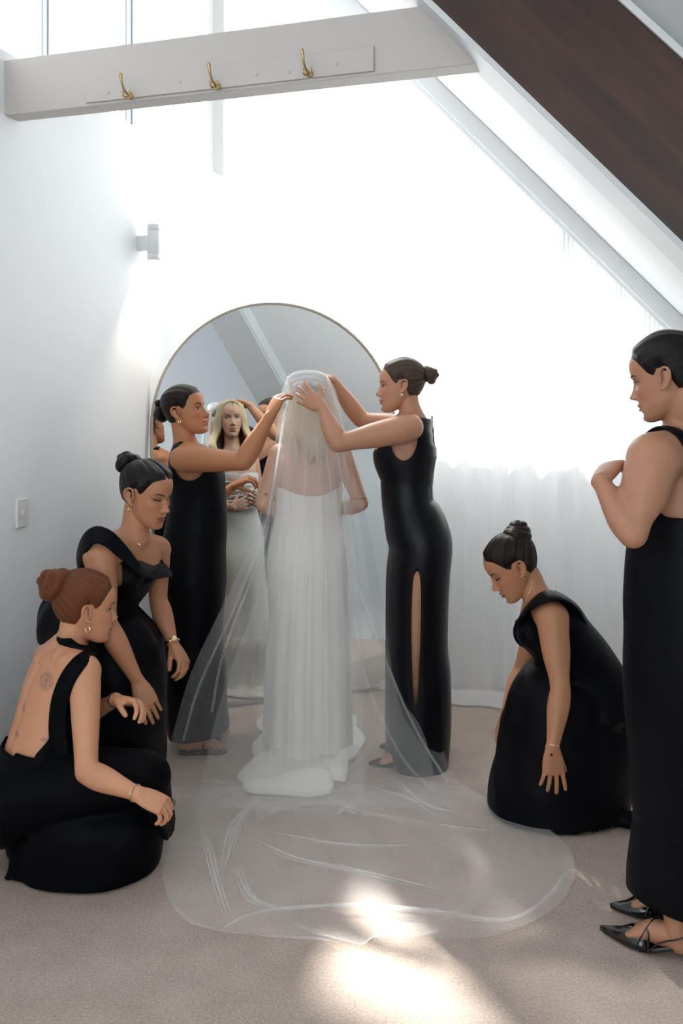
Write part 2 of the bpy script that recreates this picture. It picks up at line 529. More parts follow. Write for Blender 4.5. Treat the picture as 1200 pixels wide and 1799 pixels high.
# rear wall behind the camera with a wide window
for nm, b in (('wall_rear', (-0.1, 0.6, 0, 3.6)), ('wall_rear_right', (3.9, UR + .1, 0, 3.6)), ('wall_rear_sill', (0.6, 3.9, 0, 0.55)), ('wall_rear_head', (0.6, 3.9, 2.75, 3.6))):
    struct(nm, rbox(b[0], b[1], VR, VR + .15, b[2], b[3]), WALL)
wr = struct('window_4', comb([rbox(a, a + .06, VR + .02, VR + .1, 0.55, 2.75) for a in (0.6, 1.68, 2.76, 3.84)]), FRAMEP)
for a in (0.66, 1.74, 2.82):
    struct('pane', rbox(a, a + 1.02, VR + .05, VR + .056, 0.55, 2.75), GLASS, wr)
# clerestory windows over the partition
bounds = [(-3.0, u_of(60)), (u_of(82), u_of(207)), (u_of(230), u_of(362))]
for i, (a, b) in enumerate(bounds):
    fr = comb([rbox(a - .045, a, -0.14, -0.02, SILL, ZWT), rbox(b, b + .045, -0.14, -0.02, SILL, ZWT),
               rbox(a, b, -0.14, -0.02, ZWT - .05, ZWT), rbox(a, b, -0.14, -0.02, SILL, SILL + .05)])
    wn = struct('window_%d' % (i + 1), fr, FRAMEP, label=['far left clerestory window above the white partition', 'middle clerestory window above the white partition', 'clerestory window next to the sheer curtain'][i])
    struct('pane', rbox(a, b, -0.085, -0.079, SILL + .05, ZWT - .05), GLASS, wn)
    struct('gasket', rbox(a - .006, a + .002, -0.02, -0.012, SILL, ZWT), GASK, wn)
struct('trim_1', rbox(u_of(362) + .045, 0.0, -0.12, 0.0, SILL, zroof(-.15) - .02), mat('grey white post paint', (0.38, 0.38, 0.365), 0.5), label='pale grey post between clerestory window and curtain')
# large raked gable window behind the curtains
g0, g1 = 0.0, 2.95
fr = comb([rpoly([(g0, zroof(g0)), (g1, zroof(g1)), (g1, zroof(g1) - .25), (g0, zroof(g0) - .25)], -0.16, -0.02),
           rbox(g0, g1, -0.16, -0.02, SILL, SILL + .06), rbox(g1 - .06, g1, -0.16, -0.02, SILL, zroof(g1))])
wg = struct('window_5', fr, FRAMEP, label='raked gable window behind the sheer curtains')
struct('pane', rpoly([(g0, SILL), (g1, SILL), (g1, zroof(g1) - .02), (g0, zroof(g0) - .02)], -0.09, -0.084), GLASS, wg)
ba, bb_ = uz_at(655, 500, -0.1), uz_at(812, 335, -0.1)
struct('glazing_bar', rpoly([(ba[0] - .09, ba[1]), (ba[0] + .13, ba[1]), (bb_[0] + .13, bb_[1] + .03), (bb_[0] - .09, bb_[1])], -0.2, -0.12), FRAMEP, wg)
# cornice, curtain track with the raked line
def rake_strip(d0, d1, v0, v1, u0=-0.0, u1=2.99):
    return rpoly([(u0, zroof(u0) - d0), (u1, zroof(u1) - d0), (u1, zroof(u1) - d1), (u0, zroof(u0) - d1)], v0, v1)
struct('trim_2', rake_strip(0.0, 0.13, 0.0, 0.11), TRIM, label='white cornice board along the raked ceiling', bev=.006)
struct('trim_3', rake_strip(0.12, 0.20, 0.03, 0.085), TRIM, label='white curtain track under the cornice', bev=.006)

# tie beam with the hook rail
VBM = v_of(8)
zb0 = uz_at(10, 206, VBM)[1]; zb1 = uz_at(8, 109, VBM)[1]
zr1 = uz_at(744, 6, VBM)[1]; zr0 = uz_at(848, 106, VBM)[1]
ue = uz_at(862, 100, VBM)[0]
zb0 = (zb0 + zr0) / 2; zb1 = (zb1 + zr1) / 2
TH = .085
beam = struct('tie_beam', rbox(0.0, ue, VBM - TH, VBM, zb0, zb1), BEAMP, bev=.003)
del beam['kind']; tag(beam, 'off white tie beam crossing the top of the room', 'beam')
ur0, ur1 = uz_at(152, 188, VBM)[0], uz_at(658, 120, VBM)[0]
rail = link('hook_rail', *rbox(ur0, ur1, VBM + .001, VBM + .009, zb0 + .010, zb0 + .096), BEAMP, smooth=False)
tag(bevel(rail, .003), 'long flat painted board fixed along the tie beam carrying hooks', 'rail')
for px, py in ((190, 163), (316, 145), (450, 130), (508, 127), (592, 113)):
    u, z = uz_at(px, py, VBM + .009)
    c = R(u, VBM + .009, z)
    link('screw_cap', *lathe(c, [-E2[0], -E2[1], 0], [(0, .006), (.002, .0055), (.003, .003)], 14), mat('screw cap', (0.50, 0.47, 0.45), .5), rail)
vd = np.array([-E2[0], -E2[1], 0]); ud = np.array([E1[0], E1[1], 0]); zd = np.array([0, 0, 1.0])
lab = ['brass coat hook nearest the left wall', 'brass coat hook in the middle of the rail', 'brass coat hook nearest the dark rafter']
for i, px in enumerate((229, 382, 544)):
    u, z = uz_at(px, (169, 152, 130)[i], VBM + .009)
    c = R(u, VBM + .009, z)
    hk = empty('coat_hook', c, lab[i], 'hook', 'brass coat hooks on the beam')
    link('back_plate', *lathe(c, vd, [(0, .013), (.003, .0125), (.005, .008), (.006, .004)], 20), BRASS, hk, c)
    link('upper_prong', *tube([c + vd * .004, c + vd * .03 + zd * .008 - ud * .004, c + vd * .05 + zd * .032 - ud * .006, c + vd * .056 + zd * .062 - ud * .008],
                              [.0045, .004, .0042, .0065], 12, 6), BRASS, hk, c)
    for s in (-1, 1):
        link('lower_prong', *tube([c + vd * .004, c + vd * .02 - zd * .010 + ud * s * .007, c + vd * .03 - zd * .006 + ud * s * .013, c + vd * .032 + zd * .006 + ud * s * .014],
                                  [.0042, .0036, .0034, .0048], 10, 5), BRASS, hk, c)
    link('screw', *lathe(c + vd * .005 + zd * .005, vd, [(0, .003), (.002, .0028), (.0025, .001)], 10), BRASS, hk, c)

# dark stained raking rafter, nearer than the beam
def line_uz(p0, p1, v, u0, u1):
    a, b = uz_at(*p0, v), uz_at(*p1, v); k = (b[1] - a[1]) / (b[0] - a[0])
    return [(u, a[1] + k * (u - a[0])) for u in (u0, u1)]
VF = VBM + .16
lo = line_uz((757, 0), (1200, 427), VF, 0.6, 3.05)
dzr = uz_at(1200, 105, VF)[1] - uz_at(1200, 427, VF)[1]      # upright height of the board
hi = [(u, z + dzr) for u, z in lo]
raf = struct('rafter', rpoly(lo + hi[::-1], VBM - TH - .05, VF), WOOD, label='dark stained raking timber rafter at the upper right')
lt = [(u, z - .028) for u, z in lo]
struct('trim_6', rpoly(lo + hi[::-1], VBM - TH - .07, VBM - TH - .052), mat('grey back board paint', (0.62, 0.65, 0.66), 0.7))
struct('trim_4', rpoly(lo + lt[::-1], VBM - TH - .06, VF + .012), mat('eggshell edge paint', (0.60, 0.61, 0.62), 0.5), label='white edge board under the dark rafter')
ht = [(u, z + .03) for u, z in hi]
struct('trim_5', rpoly(hi + ht[::-1], VBM - TH, VF + .012), TRIM)
kh = (ht[1][1] - ht[0][1]) / 2.45
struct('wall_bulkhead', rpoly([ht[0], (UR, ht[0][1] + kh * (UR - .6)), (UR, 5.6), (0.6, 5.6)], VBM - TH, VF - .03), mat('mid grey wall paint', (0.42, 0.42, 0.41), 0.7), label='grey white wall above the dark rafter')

# ------------------------------------------------------------------ sheer curtains
SHEER = sheer('white sheer voile', (0.975, 0.977, 0.98), 0.09, 0.52)
def curtain(u0, u1, label, seed, vc):
    r = np.random.default_rng(seed)
    nu = int((u1 - u0) / .0075); us = np.linspace(u0, u1, nu)
    ph = r.uniform(0, 6.28, 6)
    warp = us + .02 * np.sin(us * 7 + ph[0]) + .012 * np.sin(us * 17 + ph[1])
    rows = []
    ts = np.concatenate([np.linspace(0, .05, 7), np.linspace(.07, .93, 40), np.linspace(.945, 1.0, 8)])
    for t in ts:
        ztop = np.array([zroof(x) for x in us]) - .165
        z = ztop * (1 - t) + .02 * t
        hang = smooth01(t, 0, .12)
        fold = (.020 * np.sin(warp * 34 + ph[2]) + .012 * np.sin(warp * 61 + ph[3])) * hang + .012 * np.sin(us * 260 + ph[4]) * (1 - smooth01(t, .03, .16))
        lean = .13 * t
        v = vc + fold + lean + .03 * np.sin(us * 5 + t * 3 + ph[5]) * t
        shift = .02 * np.sin(us * 9 + ph[1]) * t
        rows.append(np.array([R(us[i] + shift[i], v[i], z[i]) for i in range(nu)]))
    # the length that lies in a loose pool on the carpet
    vl = np.array([vc + .13 + .03 * math.sin(x * 5 + 3 + ph[5]) for x in us])
    for k, (dv, dz) in enumerate(((.025, .012), (.055, .030), (.09, .042), (.125, .038), (.155, .020), (.18, .006))):
        zz = dz * (1 + .5 * np.sin(us * 11 + ph[0] + k)) + .006
        vv = vl + dv * (1 + .16 * np.sin(us * 6 + ph[2]) + .10 * np.sin(us * 23 + k))
        rows.append(np.array([R(us[i], vv[i], max(.006, zz[i])) for i in range(nu)]))
    V, F = rings_to_mesh(rows, closed=False)
    o = link('sheer_curtain', V, F, SHEER)
    return tag(o, label, 'curtain', 'sheer curtains on the gable window')
us_ = uz_at(992, 600, .12)[0]
curtain(0.05, us_ + .03, 'wide white sheer curtain hanging behind the mirror and bridesmaids', 3, .145)
curtain(us_ - .02, 2.93, 'white sheer curtain at the low right end of the window', 5, .165)

# ------------------------------------------------------------------ wall lamp and light switch
v = v_of(243); c0 = np.array([*(C0 - v * E2), P(250, 428, C0[1] - v * E2[1])[2]])
n_ = ud
lamp = empty('wall_lamp', c0, 'small white up and down cylinder wall lamp', 'lamp')
axb = c0 + n_ * .085
o = link('bracket', *box(c0 + n_ * .03, n_, vd, zd, .032, .018, .036), LAMPW, lamp, c0, smooth=False); bevel(o, .003)
ringz = [(-.088, .024), (-.088, .031), (-.060, .031), (-.059, .0295), (-.057, .0295), (-.056, .031), (.056, .031), (.057, .0295), (.059, .0295), (.060, .031), (.088, .031), (.088, .024)]
o = link('tube_body', *lathe(axb, zd, [(-.07, .024)] + ringz + [(.07, .024)]), LAMPW, lamp, c0); bevel(o, .001, 1)
WARM = emis('warm lamp glass', (1.0, 0.86, 0.66), 14.0)
for s in (-1, 1):
    link('lens', *lathe(axb + zd * s * .074, zd * s, [(0, .0235), (.002, .0235), (.003, .01)]), WARM, lamp, c0)
    L = bpy.data.lights.new('lamp_spot', 'SPOT'); L.energy = 22; L.color = (1, .84, .62); L.spot_size = math.radians(75); L.spot_blend = .8; L.shadow_soft_size = .012
    lo_ = bpy.data.objects.new('lamp_spot', L); COL.objects.link(lo_); lo_.parent = lamp
    lo_.location = Vector(axb + zd * s * .082 - c0); lo_.rotation_euler = (0, 0, 0) if s < 0 else (math.pi, 0, 0)
v = v_of(36); c0 = np.array([*(C0 - v * E2), P(36, 901, C0[1] - v * E2[1])[2]])
sw = empty('light_switch', c0, 'white light switch plate on the left wall', 'switch')
o = link('plate', *box(c0 + n_ * .006, n_, vd, zd, .006, .036, .058), PLASTIC, sw, c0, smooth=False); bevel(o, .004, 3)
o = link('rocker', *box(c0 + n_ * .014, n_, vd, zd, .004, .008, .010), PLASTIC, sw, c0, smooth=False); bevel(o, .002)

# ------------------------------------------------------------------ arched mirror leaning back in the corner
MY = math.atan(.36); MT = math.radians(4.0)
md = np.array([math.cos(MY), math.sin(MY), 0])
mh = np.array([math.sin(MY), -math.cos(MY), 0])                 # horizontal, towards the room
mu = nrm(zd * math.cos(MT) - mh * math.sin(MT))                 # up along the glass
mn = np.cross(md, mu); mn = mn if mn.dot(mh) > 0 else -mn
mb = P(498, 1231, 2462.4 / (1231 - 720)) ; mb[2] = .012
MW, MHT = .662, 2.075
def arch(hw, top, bot, n=40):
    pts = [(-hw, bot)] + [(-hw * math.cos(math.pi * i / n), top - hw + hw * math.sin(math.pi * i / n)) for i in range(n + 1)] + [(hw, bot)]
    return [np.array([a, b]) for a, b in pts]
def arch3(pts, d): return [mb + md * a + mu * b + mn * d for a, b in pts]
mir = empty('floor_mirror', mb, 'large arched floor mirror with thin brass edge leaning in the corner', 'mirror')
gm = mat('silvered mirror glass', (0.83, 0.86, 0.87), 0.0, metal=1.0)
link('mirror_glass', *prism(arch3(arch(MW, MHT, .012), .010), arch3(arch(MW, MHT, .012), .0135)), gm, mir, mb, smooth=False)
link('backing', *prism(arch3(arch(MW + .001, MHT + .001, .010), -.014), arch3(arch(MW + .001, MHT + .001, .010), .0095)), mat('mirror backing', (.2, .19, .18), .7), mir, mb, smooth=False)
oa, ia = arch(MW + .012, MHT + .012, 0.0), arch(MW, MHT, .012)
rows = [arch3(oa, -.015), arch3(oa, .020), arch3(ia, .020), arch3(ia, -.015)]
V = np.vstack(rows); n = len(oa); F = []
for r_ in range(4):
    for i in range(n): F.append([r_ * n + i, r_ * n + (i + 1) % n, ((r_ + 1) % 4) * n + (i + 1) % n, ((r_ + 1) % 4) * n + i])
link('frame', V, F, mat('brushed champagne metal', (.42, .37, .30), .35, metal=1.0), mir, mb, smooth=False)

# ================================================================== PEOPLE: shared anatomy
def pchip(x, xp, fp):
    xp = np.asarray(xp, float); fp = np.asarray(fp, float)
    h = np.diff(xp); d = np.diff(fp) / h; m = np.zeros(len(xp))
    for i in range(1, len(xp) - 1):
        if d[i - 1] * d[i] > 0:
            w1 = 2 * h[i] + h[i - 1]; w2 = h[i] + 2 * h[i - 1]
            m[i] = (w1 + w2) / (w1 / d[i - 1] + w2 / d[i])
    m[0], m[-1] = d[0], d[-1]
    x = np.clip(x, xp[0], xp[-1]); i = np.clip(np.searchsorted(xp, x) - 1, 0, len(h) - 1)
    t = (x - xp[i]) / h[i]
    return ((2 * t ** 3 - 3 * t ** 2 + 1) * fp[i] + (t ** 3 - 2 * t ** 2 + t) * h[i] * m[i] + (-2 * t ** 3 + 3 * t ** 2) * fp[i + 1] + (t ** 3 - t ** 2) * h[i] * m[i + 1])

HZ = [-.1045, -.101, -.094, -.082, -.066, -.050, -.035, -.020, 0.0, .015, .030, .050, .070, .090, .105, .117, .123, .125]
HF = [.064, .0755, .0825, .0845, .0868, .0885, .0880, .0862, .0855, .0868, .0895, .0905, .0860, .0700, .0480, .0210, .0, -.012]
HB = [.048, .036, .018, .000, -.020, -.040, -.058, -.072, -.086, -.093, -.098, -.100, -.097, -.087, -.070, -.046, -.026, -.014]
HW = [.012, .021, .031, .0405, .048, .0535, .0580, .0620, .0662, .0680, .0695, .0715, .0715, .0660, .0550, .0375, .0180, .001]

def head_rows(n=128, rows=120, inflate=0.0, face=True, jaw=1.0):
    zs = -.1045 + (.2295) * (1 - np.cos(np.linspace(0, np.pi, rows))) / 2
    ang = np.linspace(0, 2 * np.pi, n, endpoint=False); ca, sa = np.cos(ang), np.sin(ang)
    out = []
    for z in zs:
        f, b, w_ = pchip(z, HZ, HF), pchip(z, HZ, HB), pchip(z, HZ, HW)
        if z < -.03: w_ *= 1 + (jaw - 1) * smooth01(np.array(-z), .03, .06)
        yc = b + (f - b) * (.47 if z > -.02 else .47 - .05 * min(1, (-.02 - z) / .05))
        e = 2.25
        cc = np.sign(ca) * np.abs(ca) ** (2 / e); ss = np.sign(sa) * np.abs(sa) ** (2 / e)
        x = w_ * cc; y = yc + np.where(sa > 0, (f - yc) * ss, (yc - b) * ss)
        out.append(np.stack([x, y, np.full(n, z)], 1))
    A = np.array(out)
    if face:
        X, Y, Z = A[..., 0], A[..., 1], A[..., 2]
        front = smooth01(Y, .02, .055)
        g = lambda x0, z0, sx, sz: np.exp(-((np.abs(X) - x0) / sx) ** 2 - ((Z - z0) / sz) ** 2)
        dy = np.zeros_like(X)
        dy += -.0100 * g(.031, .0125, .0155, .0100) - .0055 * g(.0145, .010, .006, .011)
        dy += .0052 * g(.0315, .0115, .0110, .0068)                      # eyeball under the lids
        dy += .0018 * g(.026, .0290, .0190, .0065)                       # brow
        dy += .0045 * g(.043, -.016, .017, .015)                         # cheekbone
        dy += -.0035 * g(.044, -.050, .012, .018)
        nz = pchip(Z, [-.041, -.037, -.033, -.028, -.0225, -.014, 0, .012, .024], [0, .004, .0115, .0215, .0248, .0180, .0095, .0042, 0])
        nw = np.interp(Z, [-.038, -.028, -.018, -.005, .015], [.0100, .0125, .0100, .0080, .0070])
        dy += nz * np.exp(-(np.abs(X) / nw) ** 2.2)
        dy += .0085 * g(.0130, -.0290, .0052, .0058)                     # wings of the nose
        dy += -.0050 * g(.0065, -.0375, .0042, .0030)                    # nostrils
        dy += .0070 * g(0, -.0505, .0190, .0044) + .0022 * g(.006, -.0485, .0045, .0035)
        dy += .0078 * g(0, -.0628, .0155, .0048)
        dy += -.0042 * g(0, -.0567, .0225, .0019)
        dy += -.0030 * g(.024, -.0567, .0055, .0050)                     # mouth corners
        dy += -.0048 * g(0, -.0745, .0190, .0055)
        dy += .0052 * g(0, -.0905, .0150, .0085)
        Y += dy * front
    V, F = rings_to_mesh(list(A))
    return V, F

class Head:
    def __init__(s, H, fwd, up=(0, 0, 1), sc=1.0, jaw=1.0):
        s.H = np.asarray(H, float); s.F = nrm(fwd); u = np.asarray(up, float); s.U = nrm(u - s.F * u.dot(s.F))
        s.R = np.cross(s.F, s.U); s.sc = sc; s.M = np.array([s.R, s.F, s.U])
        s.V, s.Fc = head_rows(jaw=jaw)
        s.bvh = BVHTree.FromPolygons(s.V.tolist(), s.Fc)
    def w(s, L): return s.H + (np.asarray(L, float) * s.sc) @ s.M
    def l(s, W): return (np.asarray(W) - s.H) @ s.M.T / s.sc
    def surf(s, x, z, off):
        r = s.bvh.ray_cast(Vector((x, .3, z)), Vector((0, -1, 0)))
        y = r[0].y if r[0] is not None else .07
        return np.array([x, y + off, z])
    def parts(s):
        out = [(s.w(s.V), s.Fc)]
        for sd in (-1, 1):
            o = np.array([sd * .0705, -.006, .004])
            ax = np.array([nrm([1, sd * .0, 0]), nrm([0, 1, .0]), [0, 0, 1]], float)
            tilt = math.radians(14)
            def e(y, z, x=0.0):
                yy = y * math.cos(tilt) - z * math.sin(tilt); zz = y * math.sin(tilt) + z * math.cos(tilt)
                return s.w(o + np.array([sd * (x + .005 + max(0, -yy) * .45), yy, zz]))
            out.append(tube([e(.010, .010, .002), e(.006, .026, .003), e(-.006, .031, .005), e(-.017, .022, .006), e(-.019, .004, .006), e(-.013, -.012, .004), e(-.003, -.024, .002), e(.004, -.027, .001)],
                            [.0036, .0042, .0044, .0044, .0042, .0044, .0062, .0048], 10, 5))
            out.append(tube([e(-.010, .016, -.001), e(-.012, .0, -.001), e(-.006, -.016, -.001)], [(.011, .004), (.0115, .0042), (.009, .004)], 12, 4, ref=s.M[1]))
            out.append(tube([e(.008, .004, .001), e(.007, -.006, .002)], [.0042, .004], 8, 3))
        return out

def hand(W, d, palm, side, curl=(20, 25, 20), spread=6, thumb=(35, 20), s=1.0, curls=None, thumb_in=0.0):
    """W wrist, d wrist->knuckles, palm = palm normal, side = towards the thumb (all world)."""
    d = nrm(d); palm = np.asarray(palm, float); palm = nrm(palm - d * palm.dot(d)); side_ = np.cross(d, palm)
    if side_.dot(side) < 0: side_ = -side_
    sd = nrm(side_); out = []
    L = .088 * s
    W = np.asarray(W, float)
    secs = [(-.012, .0245, .0185, 0), (.0, .0255, .0175, 0), (.022, .032, .0165, .001), (.05, .0375, .0150, .001), (.078, .0385, .0130, 0), (.09, .0365, .0108, 0)]
    rows = []; ang = np.linspace(0, 2 * np.pi, 28, endpoint=False)
    for a, hw, ht, o in secs:
        c = W + d * a * s - palm * o
        e = 2.6
        rows.append(c + (np.sign(np.cos(ang)) * np.abs(np.cos(ang)) ** (2 / e))[:, None] * sd * hw * s + (np.sign(np.sin(ang)) * np.abs(np.sin(ang)) ** (2 / e))[:, None] * palm * ht * s)
    out.append(rings_to_mesh(rows))
    # thenar mound
    out.append(ellipsoid(W + d * .034 * s + sd * .021 * s + palm * .008 * s, (.032 * s, .014 * s, .0135 * s), [nrm(d + sd * .35), nrm(sd - d * .35), palm]))
    tips = []
    base = [(.0285, .086, .068, .0083), (.0095, .090, .076, .0085), (-.0095, .088, .070, .0082), (-.0275, .080, .055, .0073)]
    for k, (o, a, fl, r) in enumerate(base):
        p = W + d * (a - .012) * s + sd * o * s - palm * .001
        cu = curl if curls is None else curls[k]
        th = math.radians(spread * (1.3 - k * .87)); th0 = th
        dd = nrm(d * math.cos(th) + sd * math.sin(th))
        pts = [p]; rr = [r * 1.02 * s]; ac = 0.0
        q = p + dd * .012 * s; 
        for j, seg in enumerate((.44, .31, .25)):
            ac += math.radians(cu[j])
            v_ = dd * math.cos(ac) + palm * math.sin(ac)
            q2 = q + v_ * fl * seg * s
            pts += [q + v_ * fl * seg * .12 * s, q + v_ * fl * seg * .55 * s]; rr += [r * s * (1.04 - .07 * j), r * s * (.95 - .07 * j)]
            q = q2
        pts.append(q - v_ * .003); rr.append(r * .80 * s)
        out.append(tube(pts, rr, 12, 3)); tips.append(q)
    # thumb
    t0, t1 = math.radians(thumb[0]), math.radians(thumb[1])
    p = W + d * .022 * s + sd * .020 * s + palm * .006 * s
    v1 = nrm(d * math.cos(t0) + sd * math.sin(t0) + palm * (.25 + thumb_in))
    v2 = nrm(d * math.cos(t0 - t1) + sd * math.sin(t0 - t1) + palm * (.28 + thumb_in * 1.4))
    out.append(tube([p, p + v1 * .024 * s, p + v1 * .046 * s, p + v1 * .046 * s + v2 * .016 * s, p + v1 * .046 * s + v2 * .031 * s], [.0125 * s, .0112 * s, .0098 * s, .0096 * s, .0078 * s], 12, 3))
    return out, tips

def arm(sh, el, wr, k=1.0, ku=None, flat_dir=None):
    ku = ku or k
    sh, el, wr = map(np.asarray, (sh, el, wr))
    L = lambda t: sh + (el - sh) * t
    M = lambda t: el + (wr - el) * t
    up = tube([L(-.04), L(.12), L(.3), L(.55), L(.8), L(1)], [.047 * ku, .050 * ku, .0475 * ku, .0430 * ku, .0375 * k, .0355 * k], 20, 4)
    fo = tube([M(0), M(.12), M(.28), M(.5), M(.75), M(.92), M(1.03)], [.0355 * k, .0385 * k, .0395 * k, .0350 * k, .0275 * k, (.0245 * k, .0215 * k), (.0245 * k, .0190 * k)], 20, 4, ref=flat_dir)
    return [up, fo]

def leg(hip, kn, an, k=1.0):
    hip, kn, an = map(np.asarray, (hip, kn, an))
    L = lambda t: hip + (kn - hip) * t
    M = lambda t: kn + (an - kn) * t
    return [tube([L(0), L(.3), L(.65), L(.9), L(1)], [.082 * k, .078 * k, .064 * k, .054 * k, .052 * k], 20, 4),
            tube([M(0), M(.15), M(.32), M(.6), M(.85), M(1)], [.051 * k, .049 * k, .053 * k, .042 * k, .031 * k, .031 * k], 20, 4)]

def foot(an, toe, lat, k=1.0, toes=True):
    """an = ankle centre, toe = tip of the toes; returns pieces of the foot"""
    an, toe = np.asarray(an, float), np.asarray(toe, float)
    f = toe - an; f[2] = 0; Lf = np.linalg.norm(f); f /= Lf; lat = nrm(lat)
    z0 = toe[2]
    g = lambda t, h, o=0: np.array([*(an + f * t)[:2], z0 + h]) + lat * o
    out = [tube([g(-.045, .022), g(-.01, .032), g(.05, .036), g(Lf * .62, .026), g(Lf * .82, .016)], [(.024, .020), (.029, .030), (.030, .034), (.036, .022), (.038, .013)], 18, 4, ref=lat),
           tube([g(-.012, .03), an], [.034, .031], 16, 3)]
    if toes:
        for k_, (o, l, r) in enumerate(((-.027, 1.0, .0105), (-.010, .985, .0078), (.004, .95, .0074), (.017, .90, .0070), (.028, .84, .0068))):
            out.append(tube([g(Lf * .74, .014, o * 1.0), g(Lf * (l - .06), .014, o), g(Lf * l - .006, .010, o)], [r * 1.1, r, r * .85], 10, 3))
    return out

def secs_loft(secs, n=64, per=7, inset=0.0, cap0=True, cap1=True, fold=None):
    """secs: (centre, lateral unit, a, bf, bb, fwd hint). Rings across the path of the centres."""
    C = catmull([s_[0] for s_ in secs], per); LT = catmull([s_[1] for s_ in secs], per); FW = catmull([s_[5] for s_ in secs], per)
    D = catmull([[s_[2], s_[3], s_[4]] for s_ in secs], per)
    T = np.gradient(C, axis=0); rows = []; ang = np.linspace(0, 2 * np.pi, n, endpoint=False)
    N = len(C)
    for i in range(N):
        t = nrm(T[i]); l = LT[i] - t * LT[i].dot(t); l = nrm(l); f = np.cross(t, l); f = f if f.dot(FW[i]) > 0 else -f
        a, bf, bb = np.maximum(D[i] - inset, .004)
        e = 2.15
        cc = np.sign(np.cos(ang)) * np.abs(np.cos(ang)) ** (2 / e); ss = np.sign(np.sin(ang)) * np.abs(np.sin(ang)) ** (2 / e)
        k = np.ones(n)
        if fold is not None: k = k + fold(i / (N - 1), ang)
        rows.append(C[i] + (a * cc * k)[:, None] * l + (np.where(np.sin(ang) > 0, bf, bb) * ss * k)[:, None] * f)
    return rings_to_mesh(rows, True, cap0, cap1)

SKINS = {}
def skin_mat():
    if 'skin' not in SKINS:
        SKINS['skin'] = mat('skin', (.5, .3, .2), 0.46, spec=0.4, attr=True, var=(16, .05), bump=(420, .05, .001))
    return SKINS['skin']

def finish_body(name, root, base, core, fine, head, col, lips, res=.003, blush=.10, extra_col=None, neck_pts=None, sculpt=None):
    """fuses all pieces of a body into one continuous skin"""
    V, F, E = voxel(core, .006)
    V = lap(V, E, 10, .5, -.52)
    V = lap(V, E, 3, .5)
    V, F, E = voxel([(V, F)] + fine + head.parts(), res)
    # blend the joins at neck and wrists
    w_ = np.zeros(len(V))
    for p, r in (neck_pts or []):
        d = np.linalg.norm(V - np.asarray(p), axis=1); w_ = np.maximum(w_, 1 - smooth01(d, r * .6, r))
    L = head.l(V)
    facez = (L[:, 1] > .035) & (L[:, 2] > -.104) & (np.abs(L[:, 0]) < .08) & (L[:, 1] < .14)
    w_[facez] = 0
    w_[(np.abs(L[:, 0]) > .066) & (np.abs(L[:, 0]) < .11) & (np.abs(L[:, 2]) < .04) & (np.abs(L[:, 1]) < .04)] = 0
    V = lap(V, E, 14, .5, w=w_)
    if sculpt is not None: V = sculpt(V)
    V = lap(V, E, 2, .45, -.47)
    L = head.l(V)
    C = np.tile(np.asarray(col, float), (len(V), 1))
    X, Y, Z = np.abs(L[:, 0]), L[:, 1], L[:, 2]
    inhead = (Y > .03) & (Y < .15) & (Z > -.11) & (Z < .12) & (X < .08)
    lz = np.where(Z > -.0567, (Z + .0567) / .0088, (-.0567 - Z) / .0102)
    lipm = (1 - smooth01(np.sqrt((X / .0245) ** 2 + np.clip(lz, 0, 9) ** 2), .80, 1.08)) * inhead * (Y > .07)
    bl = np.exp(-((X - .043) / .018) ** 2 - ((Z + .018) / .016) ** 2) * inhead
    so = np.exp(-((X - .031) / .016) ** 2 - ((Z - .016) / .008) ** 2) * inhead
    C = C * (1 - bl[:, None] * np.array([.0, .16, .14]) * (blush / .1)) * (1 - so[:, None] * np.array([.20, .28, .28]))
    C = C * (1 - lipm[:, None]) + np.asarray(lips) * lipm[:, None]
    if extra_col is not None: C = extra_col(V, C)
    o = link('body', V, F, skin_mat(), root, base)
    cattr(o, 'Col', np.clip(C, 0, 1))
    return o

